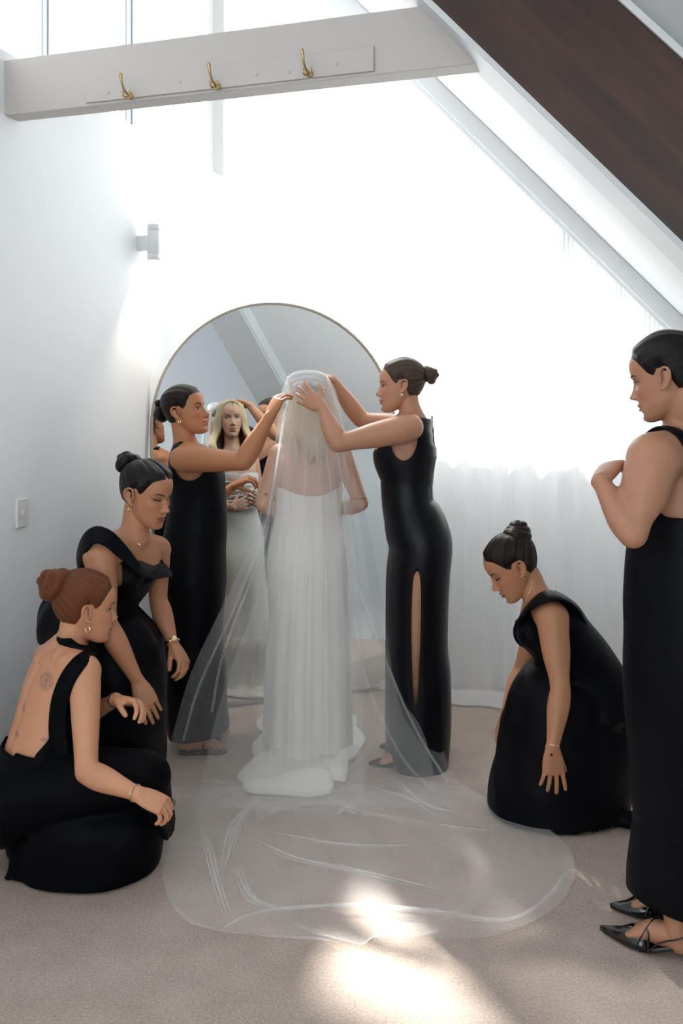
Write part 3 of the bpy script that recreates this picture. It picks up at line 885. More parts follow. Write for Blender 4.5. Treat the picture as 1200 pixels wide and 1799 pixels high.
def face_parts(root, base, h, iris=(.05, .028, .015), open_=1.0, brow=(.02, .012, .008), look=(0, 0), thick=1.0):
    bm = mat('brow %.3f %.3f' % (brow[0], brow[1]), brow, .7)
    for sd in (-1, 1):
        U = np.linspace(-1, 1, 19); cx = .0315
        top = lambda u: .0112 + .0062 * (1 - u * u) ** .75 * open_ + .0012 * u - .0030 * (1 - open_) * (1 - u * u)
        bot = lambda u: .0112 - .0040 * (1 - u * u) * (1 if open_ > .3 else .9) + .0012 * u
        rows = []; cols = []
        if open_ > .15:
            for t in np.linspace(0, 1, 9):
                row = []
                for u in U:
                    x = cx + .0138 * u; z = bot(u) * (1 - t) + top(u) * t
                    p = h.surf(sd * x, z, .0010 + .0008 * (1 - u * u) * math.sin(math.pi * t)); row.append(p)
                    r = math.hypot(x - cx - look[0] * sd, z - .0125 - look[1])
                    cols.append((.008, .006, .005) if r < .0024 else iris if r < .0060 else (.62, .58, .56))
                rows.append(h.w(np.array(row)))
            V, F = rings_to_mesh(rows, closed=False)
            o = link('eye', V, F, EYE, root, base); cattr(o, 'Col', np.array(cols))
        rows = []
        for k in range(4):
            row = []
            for u in np.linspace(-1, 1.12, 19):
                uu = min(1, max(-1, u)); x = cx + .0140 * u; z = top(uu) if open_ > .15 else bot(uu) + .0004
                off = (.0008, .0020, .0046, .0062)[k]; dz = ((.0022, .0014, .0006, .0024) if open_ > .3 else (.0016, .0004, -.0016, -.0030))[k]
                row.append(h.surf(sd * x, z + dz * (1 if k < 2 else .5 + .5 * (uu + 1) / 2), off * (1 if k < 2 else .45 + .55 * (uu + 1) / 2)))
            rows.append(h.w(np.array(row)))
        V, F = rings_to_mesh(rows, closed=False)
        link('eyelash', V, F, DARK, root, base)
        rows = []
        for k in (0, .25, .5, .75, 1):
            row = []
            for u in np.linspace(0, 1, 17):
                x = .0145 + .0360 * u; zc = .0275 + .0060 * math.sin(min(u / .68, 1) * math.pi / 2) - .0052 * max(0, (u - .68) / .32) ** 1.5
                th = (.0034 * (1 - .25 * u) * (1 - max(0, (u - .6) / .4) ** 1.6 * .8) * (1 if u > .05 else .75)) * thick
                row.append(h.surf(sd * x, zc + (k - .5) * 2 * th * .8, .0004 + .0010 * math.sin(math.pi * k)))
            rows.append(h.w(np.array(row)))
        V, F = rings_to_mesh(rows, closed=False)
        link('eyebrow', V, F, bm, root, base)

def hair_cap(root, base, h, m, bun_dir, front=.088, thick=.010, part=False, nape=-.058, freq=46):
    """swept-back hair lying over the skull, gathered towards bun_dir (head-local)"""
    V, F = head_rows(n=140, rows=110, face=False)
    N = vnormals(V, F)
    if N[len(V) // 2].dot(V[len(V) // 2]) < 0: N = -N
    X, Y, Z = V.T
    ax = np.abs(X)
    zl = pchip(Y, [-.11, -.085, -.055, -.035, -.022, -.010, .004, .018, .030, .045, .060, .075, .10],
               [nape, nape, nape + .012, -.032, .004, .032, .036, .020, .030, .058, .074, front - .004, front])
    zl = zl - .010 * smooth01(ax, .052, .07) * smooth01(Y, .02, .05) * smooth01(-Y, -.08, -.05)
    fld = Z - zl
    bd = nrm(bun_dir); e1 = nrm(np.cross(bd, [1, 0, 0.02])); e2 = np.cross(bd, e1)
    ang = np.arctan2(V @ e2, V @ e1)
    th = .0006 + thick * smooth01(fld, 0, .032)
    lump = .0010 * np.sin(ang * 17) + .0007 * np.sin(ang * 31 + 1)
    if part: th = th - .006 * np.exp(-(X / .004) ** 2) * smooth01(Z, .05, .09) * smooth01(Y, -.06, .0)
    th = th + lump * smooth01(fld, .01, .03)
    VV = V + N * th[:, None]
    s_ = -fld
    V2, F2, st = clip(VV, F, s_, np.cos(ang) * 0 + ang)
    # angle is discontinuous across the seam: recompute from position instead
    st = np.arctan2(V2 @ e2, V2 @ e1)
    o = link('hair', h.w(V2), F2, m, root, base)
    fattr(o, 'strand', np.abs(st) * freq + 100 * (st > 0))
    return o

def bun(root, base, h, m, c, axis, r, twist=3, seed=1, knob=True, sq=.8):
    """coiled knot of hair at head-local centre c"""
    rg = np.random.default_rng(seed); r = r * 1.13
    axis = nrm(axis); c = np.asarray(c) + axis * r * .10; a = nrm(np.cross(axis, [1, .1, .05])); b = np.cross(axis, a)
    P_, S_ = [], []
    n = 46
    pts = []; rad = []
    for i in range(n):
        t = i / (n - 1); th = t * 2 * math.pi * 2.2
        rr = r * (.66 - .36 * t); hgt = r * (-.35 + .92 * t) * sq
        pts.append(np.asarray(c) + (a * math.cos(th) + b * math.sin(th)) * rr + axis * hgt)
        rad.append(r * (.50 - .12 * t) * (1 + .10 * math.sin(th * 1.7 + seed)))
    V, F, s1 = tube([h.w(p) for p in pts], np.array(rad) * h.sc, 20, 1, strand=(7, 3, .5))
    parts = [(V, F)]; S = [s1]
    for k in range(3):
        th = rg.uniform(0, 6.28); p0 = np.asarray(c) + (a * math.cos(th) + b * math.sin(th)) * r * .6 + axis * r * .1
        p1 = np.asarray(c) + axis * r * .62 + (a * math.cos(th + .8) + b * math.sin(th + .8)) * r * .25
        p2 = np.asarray(c) + (a * math.cos(th + 1.9) + b * math.sin(th + 1.9)) * r * .62 + axis * r * .0
        V, F, s1 = tube([h.w(p) for p in (p0, p1, p2)], np.array([r * .26, r * .30, r * .24]) * h.sc, 14, 7, strand=(7, 20 * k, .4))
        parts.append((V, F)); S.append(s1)
    # gathered neck of the knot
    V, F, s1 = tube([h.w(np.asarray(c) - axis * r * 1.1), h.w(np.asarray(c) - axis * r * .3)], [r * .62 * h.sc, r * .6 * h.sc], 20, 5, strand=(9, 60, 0))
    parts.append((V, F)); S.append(s1)
    V, F = comb(parts)
    o = link('hair_bun', V, F, m, root, base)
    fattr(o, 'strand', np.concatenate(S))
    return o

def hoop(root, base, c, axis, r, t, m=None, label='small gold hoop earring'):
    o = link('earring', *torus(c, axis, r, t, 24, 8), m or GOLD, root, base); o['label'] = label; return o

def bracelet(root, base, wr, d, r, t=.0016, label='thin gold bracelet', name='bracelet', m=None, tilt=None):
    ax = nrm(d) if tilt is None else nrm(nrm(d) + np.asarray(tilt))
    o = link(name, *torus(wr, ax, r, t, 36, 8, squash=.86), m or GOLD, root, base); o['label'] = label; return o

def cloth(name, root, base, V, F, m, label, solid=.003):
    o = link(name, V, F, m, root, base); o['label'] = label
    if solid:
        md_ = o.modifiers.new('thickness', 'SOLIDIFY'); md_.thickness = solid; md_.offset = -1
    return o

def pump(root, base, heel, toe, lat, label, w=.034, open_back=False, hz=.045, m=None):
    """pointed shoe lying on the carpet from heel to toe"""
    heel, toe = np.asarray(heel, float), np.asarray(toe, float); lat = nrm(lat)
    f = toe - heel; L = np.linalg.norm(f); f /= L
    rows = []; ang = np.linspace(0, 2 * np.pi, 28, endpoint=False)
    for t, ww, top, lift in ((0.0, .016, .050, hz), (.03, .024, .056, hz), (.12, .028, .056, hz * .85), (.3, .029, .040, hz * .45), (.48, w, .026, .008), (.62, w * 1.04, .034, .003), (.75, w * .84, .031, .002), (.86, w * .56, .024, .002), (.95, w * .26, .016, .003), (1.0, w * .06, .010, .004)):
        c = heel + f * L * t
        y = np.cos(ang) * ww; z = np.where(np.sin(ang) > 0, np.sin(ang) * top, np.sin(ang) * .004)
        rows.append(c + y[:, None] * lat + (z + lift + .005)[:, None] * zd)
    V, F = rings_to_mesh(rows)
    o = link('shoe', V, F, m or PATENT, root, base); o['label'] = label
    hl = heel + f * .018
    link('heel', *tube([hl + zd * (hz + .012), hl + zd * hz * .5 + f * .003, hl + zd * .006 + f * .004], [.013, .008, .0065], 12, 4), m or PATENT, o, None if base is None else base)
    return o

# ================================================================== THE WEDDING PARTY
HAIR_BLACK = hair_mat('black hair', (.0045, .004, .0045), (.020, .017, .018), .30)
HAIR_DARK = hair_mat('dark brown hair', (.006, .004, .0035), (.026, .016, .011), .32)
HAIR_ASH = hair_mat('ash brown hair', (.028, .018, .013), (.115, .078, .056), .36)
HAIR_RED = hair_mat('copper hair', (.055, .015, .006), (.23, .075, .028), .38)
HAIR_BLOND = hair_mat('pale blonde hair', (.40, .29, .17), (.78, .66, .46), .42)
X_, Y_, Z_ = np.eye(3)
PX = 1.0 / FPX
def neck(h, basep, k=1.0, sh=()):
    basep = np.asarray(basep, float)
    a = h.w((0, -.030, .0)); b = h.w((0, -.030, -.060)); m_ = b * .5 + basep * .5
    out = [tube([a, b, m_, basep], [.046 * k, .0485 * k, .050 * k, .060 * k], 20, 4)]
    for s_ in sh:
        s_ = np.asarray(s_); d = s_ - basep
        out.append(tube([m_ + (basep - m_) * .3, basep + d * .35, basep + d * .75], [.036 * k, .040 * k, .036 * k], 16, 4))
    return out
def profile_secs(rows, Y0, fwd, lat=None, dY=0):
    """rows: (image row, front column, back column, half width) of someone seen side-on"""
    fwd = np.asarray(fwd, float); out = []
    for py, pf, pb, hw in rows:
        c = P((pf + pb) / 2, py, Y0); b = abs(pf - pb) / 2 * Y0 * PX
        out.append((c, Y_ if lat is None else lat, hw, b, b, fwd))
    return out
def folds(amp, k, seed, t0=.0, t1=.6, up=False):
    r = np.random.default_rng(seed); ph = r.uniform(0, 6.28, 5); q = r.uniform(.7, 1.3, 5)
    def f(t, ang):
        a = amp * (1 - smooth01(np.array(t), t0, t1))
        return a * (np.sin(k * ang + ph[0] + .8 * np.sin(t * 4)) + .6 * np.sin((k + 3) * ang + ph[1]) * q[1] + .4 * np.sin((2 * k + 1) * ang + ph[2]))
    return f
def ell(V, c, rx, rz):
    return np.sqrt(((V[:, 0] - c[0]) / rx) ** 2 + ((V[:, 2] - c[2]) / rz) ** 2) - 1

# ---------------------------------------------------------------- bridesmaid fixing the veil from the right, in a sheath dress
def woman_right():
    Y0 = 4.0; base = P(722, 1335, Y0); base[2] = 0
    root = empty('person', base, 'bridesmaid in black sheath dress with side slit, arms raised over the veil', 'person')
    H = P(704, 682, Y0 + .0); h = Head(H, (-1, .06, -.03), (0.02, 0, 1))
    rows = [(1336, 680, 788, .185), (1275, 678, 793, .19), (1192, 678, 792, .188), (1140, 678, 787, .182), (1087, 678, 787, .182), (1009, 679, 790, .188),
            (960, 684, 794, .19), (933, 677, 788, .18), (911, 673, 778, .165), (886, 671, 763, .145), (855, 669, 760, .136), (838, 667, 762, .138),
            (807, 656, 767, .146), (789, 657, 767.5, .150), (768, 665, 767, .158), (748, 684, 765, .165), (736, 698, 763.5, .150), (727, 706, 762, .12)]
    S = profile_secs(rows, Y0, -X_)
    nb = P(727, 740, Y0)
    sl, sr = P(716, 752, Y0 - .165), P(716, 752, Y0 + .165)
    el, wl = P(594, 779, 3.78), P(566, 716, 3.84)
    er, wr = P(634, 737, 4.26), P(584, 668, 4.20)
    core = [secs_loft(S[5:-1], inset=.011)] + neck(h, nb, .98, (sl, sr))
    core += arm(sl, el, wl, 1.10, 1.20) + arm(sr, er, wr, 1.06, 1.1)
    core += [tube([P(722, 745, Y0 - .12), sl], [.045, .052]), tube([P(722, 745, Y0 + .12), sr], [.045, .052])]
    # legs inside the skirt
    hip1, hip2 = P(735, 985, Y0 - .095), P(738, 985, Y0 + .09)
    an1, an2 = P(725, 1318, Y0 - .06), P(735, 1318, Y0 + .13)
    an1[2] = .095; an2[2] = .095
    kn1 = P(724, 1150, Y0 - .105)
    core += leg(hip1, kn1, an1, 1.0) + leg(hip2, P(735, 1150, Y0 + .10), an2, .95)
    t1, t2 = P(648, 1346, 2462.4 / (1346 - 720)), P(667, 1316, 2462.4 / (1316 - 720))
    t1[2] = t2[2] = .012
    f1 = foot(an1, t1 * .8 + an1 * [.2, .2, 0] + [0, 0, .0], Y_, toes=False); f2 = foot(an2, t2 * .8 + an2 * [.2, .2, 0], Y_, toes=False)
    hl, _ = hand(wl, P(538, 697, 3.885) - wl, (.12, .95, .1), (.25, 0, 1), curls=[(8, 14, 10), (6, 14, 12), (6, 16, 12), (8, 18, 14)], spread=11, thumb=(48, 20), s=1.02)
    hr, _ = hand(wr, P(552, 656, 4.16) - wr, (-.25, .15, -1), (-.2, -1, 0), curl=(34, 34, 22), spread=4, thumb=(28, 15), s=.96, thumb_in=.5)
    finish_body('body', root, base, core, hl + hr + f1 + f2, h, (.46, .232, .140), (.30, .085, .07),
                neck_pts=[(h.w((0, -.02, -.085)), .085), (wl, .045), (wr, .045), (an1, .06), (an2, .06)])
    face_parts(root, base, h, open_=.62, brow=(.035, .022, .016))
    hair_cap(root, base, h, HAIR_ASH, (0, -.85, .25), thick=.011)
    bun(root, base, h, HAIR_ASH, (0, -.128, .052), (0, -.92, .30), .034, seed=2)
    e = h.w((-.0795, -.004, -.030))
    o = link('earring', *ellipsoid(e, (.0052, .0052, .0052)), PEARL, root, base); o['label'] = 'pearl drop earring'
    # dress
    fo = folds(.018, 5, 3, .0, .45)
    V, F = secs_loft(S, n=110, per=10, fold=fo, cap0=False, cap1=False)
    near = V[:, 1] < Y0 - .02; far = V[:, 1] > Y0 + .02
    s_ = np.full(len(V), -1.0)
    ah = ell(V, P(705, 764, Y0), 24 * Y0 * PX, 42 * Y0 * PX)
    s_ = np.maximum(s_, np.where(np.abs(V[:, 1] - Y0) > .05, -ah * .05, -1))
    a, b = P(712, 729.5, Y0), P(763, 737, Y0)
    zl = a[2] + (V[:, 0] - a[0]) * (b[2] - a[2]) / (b[0] - a[0])
    s_ = np.maximum(s_, V[:, 2] - zl)
    nf = P(668, 760, Y0)
    s_ = np.maximum(s_, np.where(V[:, 0] < a[0], V[:, 2] - (a[2] + (V[:, 0] - a[0]) * 1.15), -1))
    # side slit
    zt, zb_ = P(0, 990, Y0)[2], P(0, 1222, Y0)[2]
    t = np.clip((zt - V[:, 2]) / (zt - zb_), 0, 1); inz = (V[:, 2] < zt) & (V[:, 2] > zb_)
    xc = P(0, 0, Y0)[0] * 0 + (P(726, 0, Y0)[0] + (P(723.5, 0, Y0)[0] - P(726, 0, Y0)[0]) * t)
    hwid = 8.2 * Y0 * PX * np.sqrt(np.clip(np.sin(np.pi * np.clip(t, 0, 1) ** .62), 0, 1))
    s_ = np.maximum(s_, np.where(near & inz, hwid - np.abs(V[:, 0] - xc), -1))
    V2, F2 = clip(V, F, s_)
    cloth('dress', root, base, V2, F2, SHEENB, 'black satin sheath dress with slit and open armholes')
    # back zip flap
    zf = [P(759, 733, Y0 - .05), P(763, 800, Y0 - .06), P(757, 850, Y0 - .06), P(760, 893, Y0 - .07)]
    o = link('zip_seam', *tube(zf, [(.0035, .010), (.0035, .010), (.003, .009), (.002, .006)], 10, 6, ref=X_), BLACK, root, base)
    for tt, aa, lb in ((t1, an1, 'near'), (t2, an2, 'far')):
        hp = aa.copy(); hp[2] = 0; d_ = nrm(tt - hp); hp = hp - d_ * .05; tp = tt.copy(); tp[2] = 0
        pump(root, base, hp, tp, np.cross(d_, Z_), 'black pointed suede pump', m=BLACK2, hz=.04)
    return root

# ---------------------------------------------------------------- bridesmaid fixing the veil from the left
def woman_left():
    Y0 = 4.15; base = P(345, 1312, Y0); base[2] = 0
    root = empty('person', base, 'bridesmaid in black tank dress and strappy sandals lifting an arm to the veil', 'person')
    h = Head(P(327, 726, Y0), (.94, -.26, .18), (-.18, 0, 1), 1.0, jaw=1.05)
    rows = [(1316, 403, 300, .13), (1288, 403, 297, .14), (1250, 399, 293, .155), (1174, 394, 291, .186), (1114, 390, 289, .182), (1047, 394, 285, .188), (1015, 396, 284, .192),
            (967, 395, 287, .182), (932, 397, 292, .165), (895, 397, 299, .146), (868, 395, 300, .145), (842, 394, 297, .152), (818, 388, 295, .158), (798, 372, 297, .165),
            (785, 358, 303, .15), (775, 349, 311, .11)]
    S = profile_secs(rows, Y0, X_)
    nb = P(326, 784, Y0)
    sn, sf = P(324, 806, Y0 - .17), P(332, 806, Y0 + .16)
    en, wn = P(428, 811, 3.86), P(473, 734, 3.87)
    ef, wf = P(352, 900, 4.40), P(410, 855, 4.44)
    core = [secs_loft(S[5:], inset=.011)] + neck(h, nb, 1.02, (sn, sf))
    core += arm(sn, en, wn, 1.12, 1.18) + arm(sf, ef, wf, 1.0)
    core += [tube([P(326, 798, Y0 - .11), sn], [.05, .056]), tube([P(326, 798, Y0 + .11), sf], [.05, .054])]
    an1, an2 = P(338, 1312, 4.08), P(356, 1300, 4.30); an1[2] = an2[2] = .075
    core += leg(P(345, 1010, Y0 - .09), P(345, 1170, Y0 - .09), an1) + leg(P(345, 1010, Y0 + .09), P(352, 1170, Y0 + .1), an2)
    t1 = P(394, 1322, 2462.4 / (1322 - 720)); t2 = P(402, 1299, 2462.4 / (1299 - 720)); t1[2] = t2[2] = .014
    f1, f2 = foot(an1, t1, -Y_), foot(an2, t2, -Y_)
    hn, _ = hand(wn, P(491, 697, 3.885) - wn, (.72, .62, -.3), (-.4, .8, .2), curls=[(40, 38, 20), (36, 36, 20), (32, 34, 20), (28, 32, 20)], spread=5, thumb=(25, 10), s=1.0, thumb_in=.3)
    hf, _ = hand(wf, P(440, 838, 4.42) - wf, (.2, .3, -1), (-.1, -1, .2), curl=(45, 45, 30), s=.98, thumb_in=.4)
    finish_body('body', root, base, core, hn + hf + f1 + f2, h, (.42, .175, .082), (.34, .095, .065),
                neck_pts=[(h.w((0, -.02, -.085)), .085), (wn, .045), (wf, .045), (an1, .055), (an2, .055)])
    face_parts(root, base, h, open_=.55, brow=(.02, .011, .008))
    hair_cap(root, base, h, HAIR_DARK, (0, -.9, .15), thick=.009, front=.084)
    bun(root, base, h, HAIR_BLACK, (0, -.118, .020), (0, -.97, .1), .034, seed=4)
    bun(root, base, h, HAIR_BLACK, (0, -.124, .068), (0, -.8, .5), .016, seed=9)
    e = h.w((.079, -.002, -.030)); hoop(root, base, e - Z_ * .003, h.F * .4 + h.R, .006, .0016)
    V, F = secs_loft(S, n=110, per=10, fold=folds(.018, 5, 8, .0, .45), cap0=False, cap1=False)
    s_ = np.full(len(V), -1.0)
    ah = ell(V, P(342, 806, Y0), 29 * Y0 * PX, 34 * Y0 * PX)
    s_ = np.maximum(s_, np.where(np.abs(V[:, 1] - Y0) > .075, -ah * .05, -1))
    # scooped neckline back and front
    zs = P(0, 783, Y0)[2]; k = np.clip(np.abs(V[:, 1] - Y0) / .10, 0, 1.4)
    s_ = np.maximum(s_, .058 + .035 * (V[:, 0] - P(300, 0, Y0)[0]) / .27 - V[:, 2])
    s_ = np.maximum(s_, V[:, 2] - (zs - .09 + .10 * k ** 2 + np.where(V[:, 0] > P(330, 0, Y0)[0], -.02, .0)))
    V2, F2 = clip(V, F, s_)
    cloth('dress', root, base, V2, F2, BLACK, 'black satin tank dress with scooped neck')
    for tt, aa in ((t1, an1), (t2, an2)):
        g0 = np.array([aa[0], aa[1], .0]); d_ = tt - g0; d_[2] = 0; Lf = np.linalg.norm(d_); d_ /= Lf; lt = np.cross(d_, Z_)
        rws = []
        for t, ww in ((-.055, .018), (-.04, .027), (.02, .030), (.07, .031), (Lf * .72, .041), (Lf * .9, .040), (Lf + .004, .026), (Lf + .014, .010)):
            c = g0 + d_ * t; rws.append(np.array([c + lt * ww + Z_ * .002, c + lt * ww + Z_ * .013, c - lt * ww + Z_ * .013, c - lt * ww + Z_ * .002]))
        so = link('sandal', *rings_to_mesh(rws), SANDAL, root, base); so['label'] = 'flat brown strappy sandal'; bevel(so, .003)
        for t, hgt, wd in ((Lf * .80, .026, .041), (Lf * .55, .046, .040), (Lf * .3, .062, .036)):
            c = g0 + d_ * t
            pts = [c + lt * wd + Z_ * .012, c + lt * wd * .85 + Z_ * hgt * .8 + d_ * .008, c + Z_ * (hgt + .003) + d_ * .012, c - lt * wd * .85 + Z_ * hgt * .8 + d_ * .008, c - lt * wd + Z_ * .012]
            link('strap', *tube(pts, [(.0024, .006)] * 5, 8, 5, ref=Z_), SANDAL, so, base)
        return root

# ---------------------------------------------------------------- the bride, seen from behind
def locks(root, base, h, m):
    """long loose waves falling from a centre parting"""
    rg = np.random.default_rng(11); parts = []; S = []
    N = 46
    for i in range(N):
        a = -2.62 + 5.24 * i / (N - 1)                   # 0 = back of the head, +-2.6 = beside the face
        sd = 1 if a > 0 else -1
        front = abs(a) / 2.62
        cx, cyv = math.sin(a), -math.cos(a)
        root_p = np.array([sd * .004, .062 * front - .03 * (1 - front), .127 - .012 * front])
        p1 = np.array([.060 * math.sin(a * .93), -.010 + .088 * cyv * (.85 if cyv > 0 else 1), .098])
        p2 = np.array([.088 * math.sin(a * .93), -.012 + .098 * cyv * (.62 if cyv > 0 else 1), .030])
        p3 = np.array([.100 * math.sin(a * .90), -.018 + .100 * cyv * (.50 if cyv > 0 else 1), -.050])
        w1, w2 = rg.uniform(-.008, .008, 2)
        L = -.30 - .08 * rg.random() if front > .55 else -.36 - .05 * rg.random()
        p4 = np.array([.116 * math.sin(a * .86) + w1 + sd * .012 * front, -.020 + .098 * cyv * (.65 if cyv > 0 else .9) + .012 * front, -.135])
        p5 = np.array([.112 * math.sin(a * .80) + w2 - sd * .010 * front, -.030 + .100 * cyv * (.75 if cyv > 0 else .78) + .02 * front, -.22])
        p6 = np.array([.100 * math.sin(a * .78) + w1, -.030 + .105 * cyv * (.85 if cyv > 0 else .72) + .02 * front, L])
        if front < .5:
            kx = .62; L = -.24 - .05 * rg.random()
            p4[0] *= .8; p5[0] *= kx; p6 = np.array([.085 * math.sin(a * .78) * kx + w1, -.030 + .095 * cyv * .78, L])
            p5[2] = -.19
        pts = [h.w(p) for p in (root_p, p1, p2, p3, p4, p5, p6)]
        V, F, s1 = tube(pts, [(.006, .010), (.008, .013), (.009, .014), (.010, .015), (.011, .016), (.010, .014), (.003, .004)], 12, 6, ref=h.M[2] if False else None, strand=(6, i * 9.7, 0))
        parts.append((V, F)); S.append(s1)
    V, F = comb(parts); o = link('long_hair', V, F, m, root, base); fattr(o, 'strand', np.concatenate(S)); return o

def bride():
    Y0 = 4.14; base = P(543, 1300, Y0); base[2] = 0
    root = empty('person', base, 'bride in ivory gown with long tulle veil, seen from behind at the mirror', 'person')
    bf = nrm([-.16, 1, 0]); lt = np.cross(bf, Z_)
    h = Head(P(545, 704, Y0 + .0), (-.46, .88, -.02), (0, 0, 1), 1.0, jaw=.95)
    def sec(py, l, r, bk, fr=None, dY=0):
        c = P((l + r) / 2, py, Y0 + dY); return (c, lt, (r - l) / 2 * Y0 * PX, fr or bk, bk, bf)
    S = [sec(1325, 464, 619, .19), sec(1237, 467, 618, .185), sec(1155, 470, 616, .168), sec(1110, 474, 614, .160), sec(1075, 474, 612, .158), sec(1031, 471, 612, .155, .15),
         sec(986, 470, 614, .150, .13), sec(950, 474, 609, .132, .12), sec(922, 480, 603, .112, .11), sec(898, 483, 600, .104, .108), sec(872, 484, 602, .106, .12), sec(856, 485, 603, .108, .128)]
    T = [sec(835, 485, 605, .100, .12), sec(812, 484, 607, .092, .10), sec(793, 490, 602, .080, .08), sec(780, 510, 582, .06, .065), sec(772, 524, 568, .05, .05)]
    nb = P(546, 778, Y0)
    sl, sr = P(491, 800, Y0), P(601, 800, Y0 - .01)
    el, er = P(462, 886, Y0 - .05), P(634, 884, Y0 - .06)
    wl, wr = P(503, 905, Y0 + .155), P(585, 900, Y0 + .15)
    core = [secs_loft(S[5:] + T, inset=.009)] + neck(h, nb, .94, (sl, sr)) + arm(sl, el, wl, .98) + arm(sr, er, wr, .98)
    core += [tube([P(525, 795, Y0), sl], [.05, .052]), tube([P(568, 795, Y0), sr], [.05, .052])]
    core += [ellipsoid(P(524, 848, Y0 + .085), (.05, .045, .05)), ellipsoid(P(566, 848, Y0 + .08), (.05, .045, .05))]
    def ink(V, C):
        band = np.exp(-((V[:, 2] - P(0, 873, Y0)[2]) / .004) ** 2) * (V[:, 0] > P(618, 0, Y0)[0]) * .7
        mark = np.exp(-(np.hypot(V[:, 0] - P(470, 0, Y0)[0], V[:, 2] - P(0, 866, Y0)[2]) / .009) ** 4) * (V[:, 1] < Y0) * .6
        a = np.maximum(band, mark)[:, None]
        return C * (1 - a) + np.array([.10, .065, .055]) * a
    hl, _ = hand(wl, P(545, 892, Y0 + .17) - wl, (-.1, -1, 0), (0, 0, 1), curl=(16, 20, 14), thumb=(35, 10), s=.96)
    hr, _ = hand(wr, P(545, 880, Y0 + .19) - wr, (.1, -1, 0), (0, 0, 1), curl=(30, 30, 20), thumb=(30, 10), s=.96)
    finish_body('body', root, base, core, hl + hr, h, (.55, .32, .225), (.45, .15, .12),
                neck_pts=[(h.w((0, -.02, -.085)), .085), (wl, .045), (wr, .045)], extra_col=ink)
    face_parts(root, base, h, open_=.95, brow=(.12, .075, .045), iris=(.06, .05, .035))
    hair_cap(root, base, h, HAIR_BLOND, (0, -.8, .3), thick=.012, part=True, nape=-.06)
    locks(root, base, h, HAIR_BLOND)
    o = bracelet(root, base, wl * .8 + el * .2, wl - el, .026, .0018)
    # gown with folds that open towards the floor
    fo = folds(.042, 5, 21, .0, .62)
    V, F = secs_loft(S + [(T[0][0], lt, T[0][2] + .004, T[0][3] + .012, T[0][4], bf), (T[1][0], lt, T[1][2] + .004, T[1][3] + .016, T[1][4], bf)], n=150, per=12, fold=fo, cap0=False, cap1=False)
    top = P(0, 857, Y0)[2]
    lx = (V - P(544, 857, Y0)) @ lt
    dip = -.035 * np.clip(1 - (np.abs(lx) / .13) ** 2, 0, 1) * (((V - P(544, 857, Y0)) @ bf) < 0)
    s_ = V[:, 2] - (top + .006 + dip + .062 * smooth01((V - P(544, 857, Y0)) @ bf, .0, .09) - .012 * np.exp(-(lx / .022) ** 2) * (((V - P(544, 857, Y0)) @ bf) > .04))
    V, F = clip(V, F, s_)
    cloth('gown', root, base, V, F, SATINW, 'ivory strapless satin gown')
    # draped front of the bodice
    dr = []
    for k in range(7):
        py = 846 + k * 11
        pts = []
        for t in np.linspace(0, 1, 7):
            a = math.pi * t
            w_ = (.136 - .003 * k) if k < 3 else .126
            pts.append(P(543, py + 5 * math.sin(a) - (t - .5) * 10, Y0) + lt * (-math.cos(a)) * w_ + bf * (math.sin(a) ** .8) * (.134 - .004 * k))
        dr.append(tube(pts, [(.007, .010)] * 7, 10, 4))
    o = link('bodice_drape', *comb(dr), SATINW, root, base)
    # train pooling on the carpet towards the camera
    out = [(466, 1292), (447, 1335), (409, 1372), (424, 1381), (430, 1399), (482, 1400), (539, 1406), (590, 1398), (607, 1384), (588, 1372), (582, 1361), (612, 1344), (633, 1318), (620, 1280), (598, 1246), (545, 1236), (488, 1248)]
    c2 = P(543, 1282, 2462.4 / (1282 - 720)); c2[2] = 0
    op = np.array([P(a, b, 2462.4 / (b - 720)) for a, b in out])[:, :2] - c2[:2]
    oa = np.arctan2(op[:, 1], op[:, 0]); orr = np.hypot(op[:, 0], op[:, 1]); i_ = np.argsort(oa); oa, orr = oa[i_], orr[i_]
    n = 220; an = np.linspace(-np.pi, np.pi, n, endpoint=False)
    rt = np.interp(an, np.r_[oa[-1] - 2 * np.pi, oa, oa[0] + 2 * np.pi], np.r_[orr[-1], orr, orr[0]])
    ex, ey = .178, .165
    r0 = 1 / np.sqrt((np.cos(an) / ex) ** 2 + (np.sin(an) / ey) ** 2)
    rows = []
    rip = lambda k, p: np.sin(k * an + p)
    for t, z in ((0, .33), (.02, .24), (.06, .15), (.12, .08), (.2, .045)):
        rr = r0 * (1 + .25 * t + .03 * rip(6, 1) * (1 + t * 3) + .015 * rip(13, 2)); rr = np.minimum(rr, rt * .98)
        rows.append(np.stack([c2[0] + rr * np.cos(an), c2[1] + rr * np.sin(an), z + .012 * rip(9, t * 9) * t * 4], 1))
    for t in np.linspace(.12, 1, 16):
        rb = np.minimum(r0 * 1.06, rt * .95); rr = rb + (rt - rb) * t
        big = np.clip((rt - r0) / .3, 0, 1)
        z = .010 + big * (.030 * np.maximum(0, rip(7, .4 + 3 * t)) * (1 - t) + .022 * np.maximum(0, np.sin(11 * an + 9 * t)) * (1 - t * .6) + .030 * np.exp(-((t - .72) / .12) ** 2) * (1 + rip(5, 2)) * .5) + .018 * (1 - t)
        if t > .97: z = np.full(n, .003)
        rows.append(np.stack([c2[0] + rr * np.cos(an), c2[1] + rr * np.sin(an), z], 1))
    V, F = rings_to_mesh(rows, True, False, False)
    E_ = edges_of(F); V = lap(V, E_, 2, .4)
    cloth('train', root, base, V, F, SATINW, 'short ivory train pooled on the carpet')
    # ------------------------------------------------ cathedral veil
    TULLE = tulle('ivory tulle', .125)
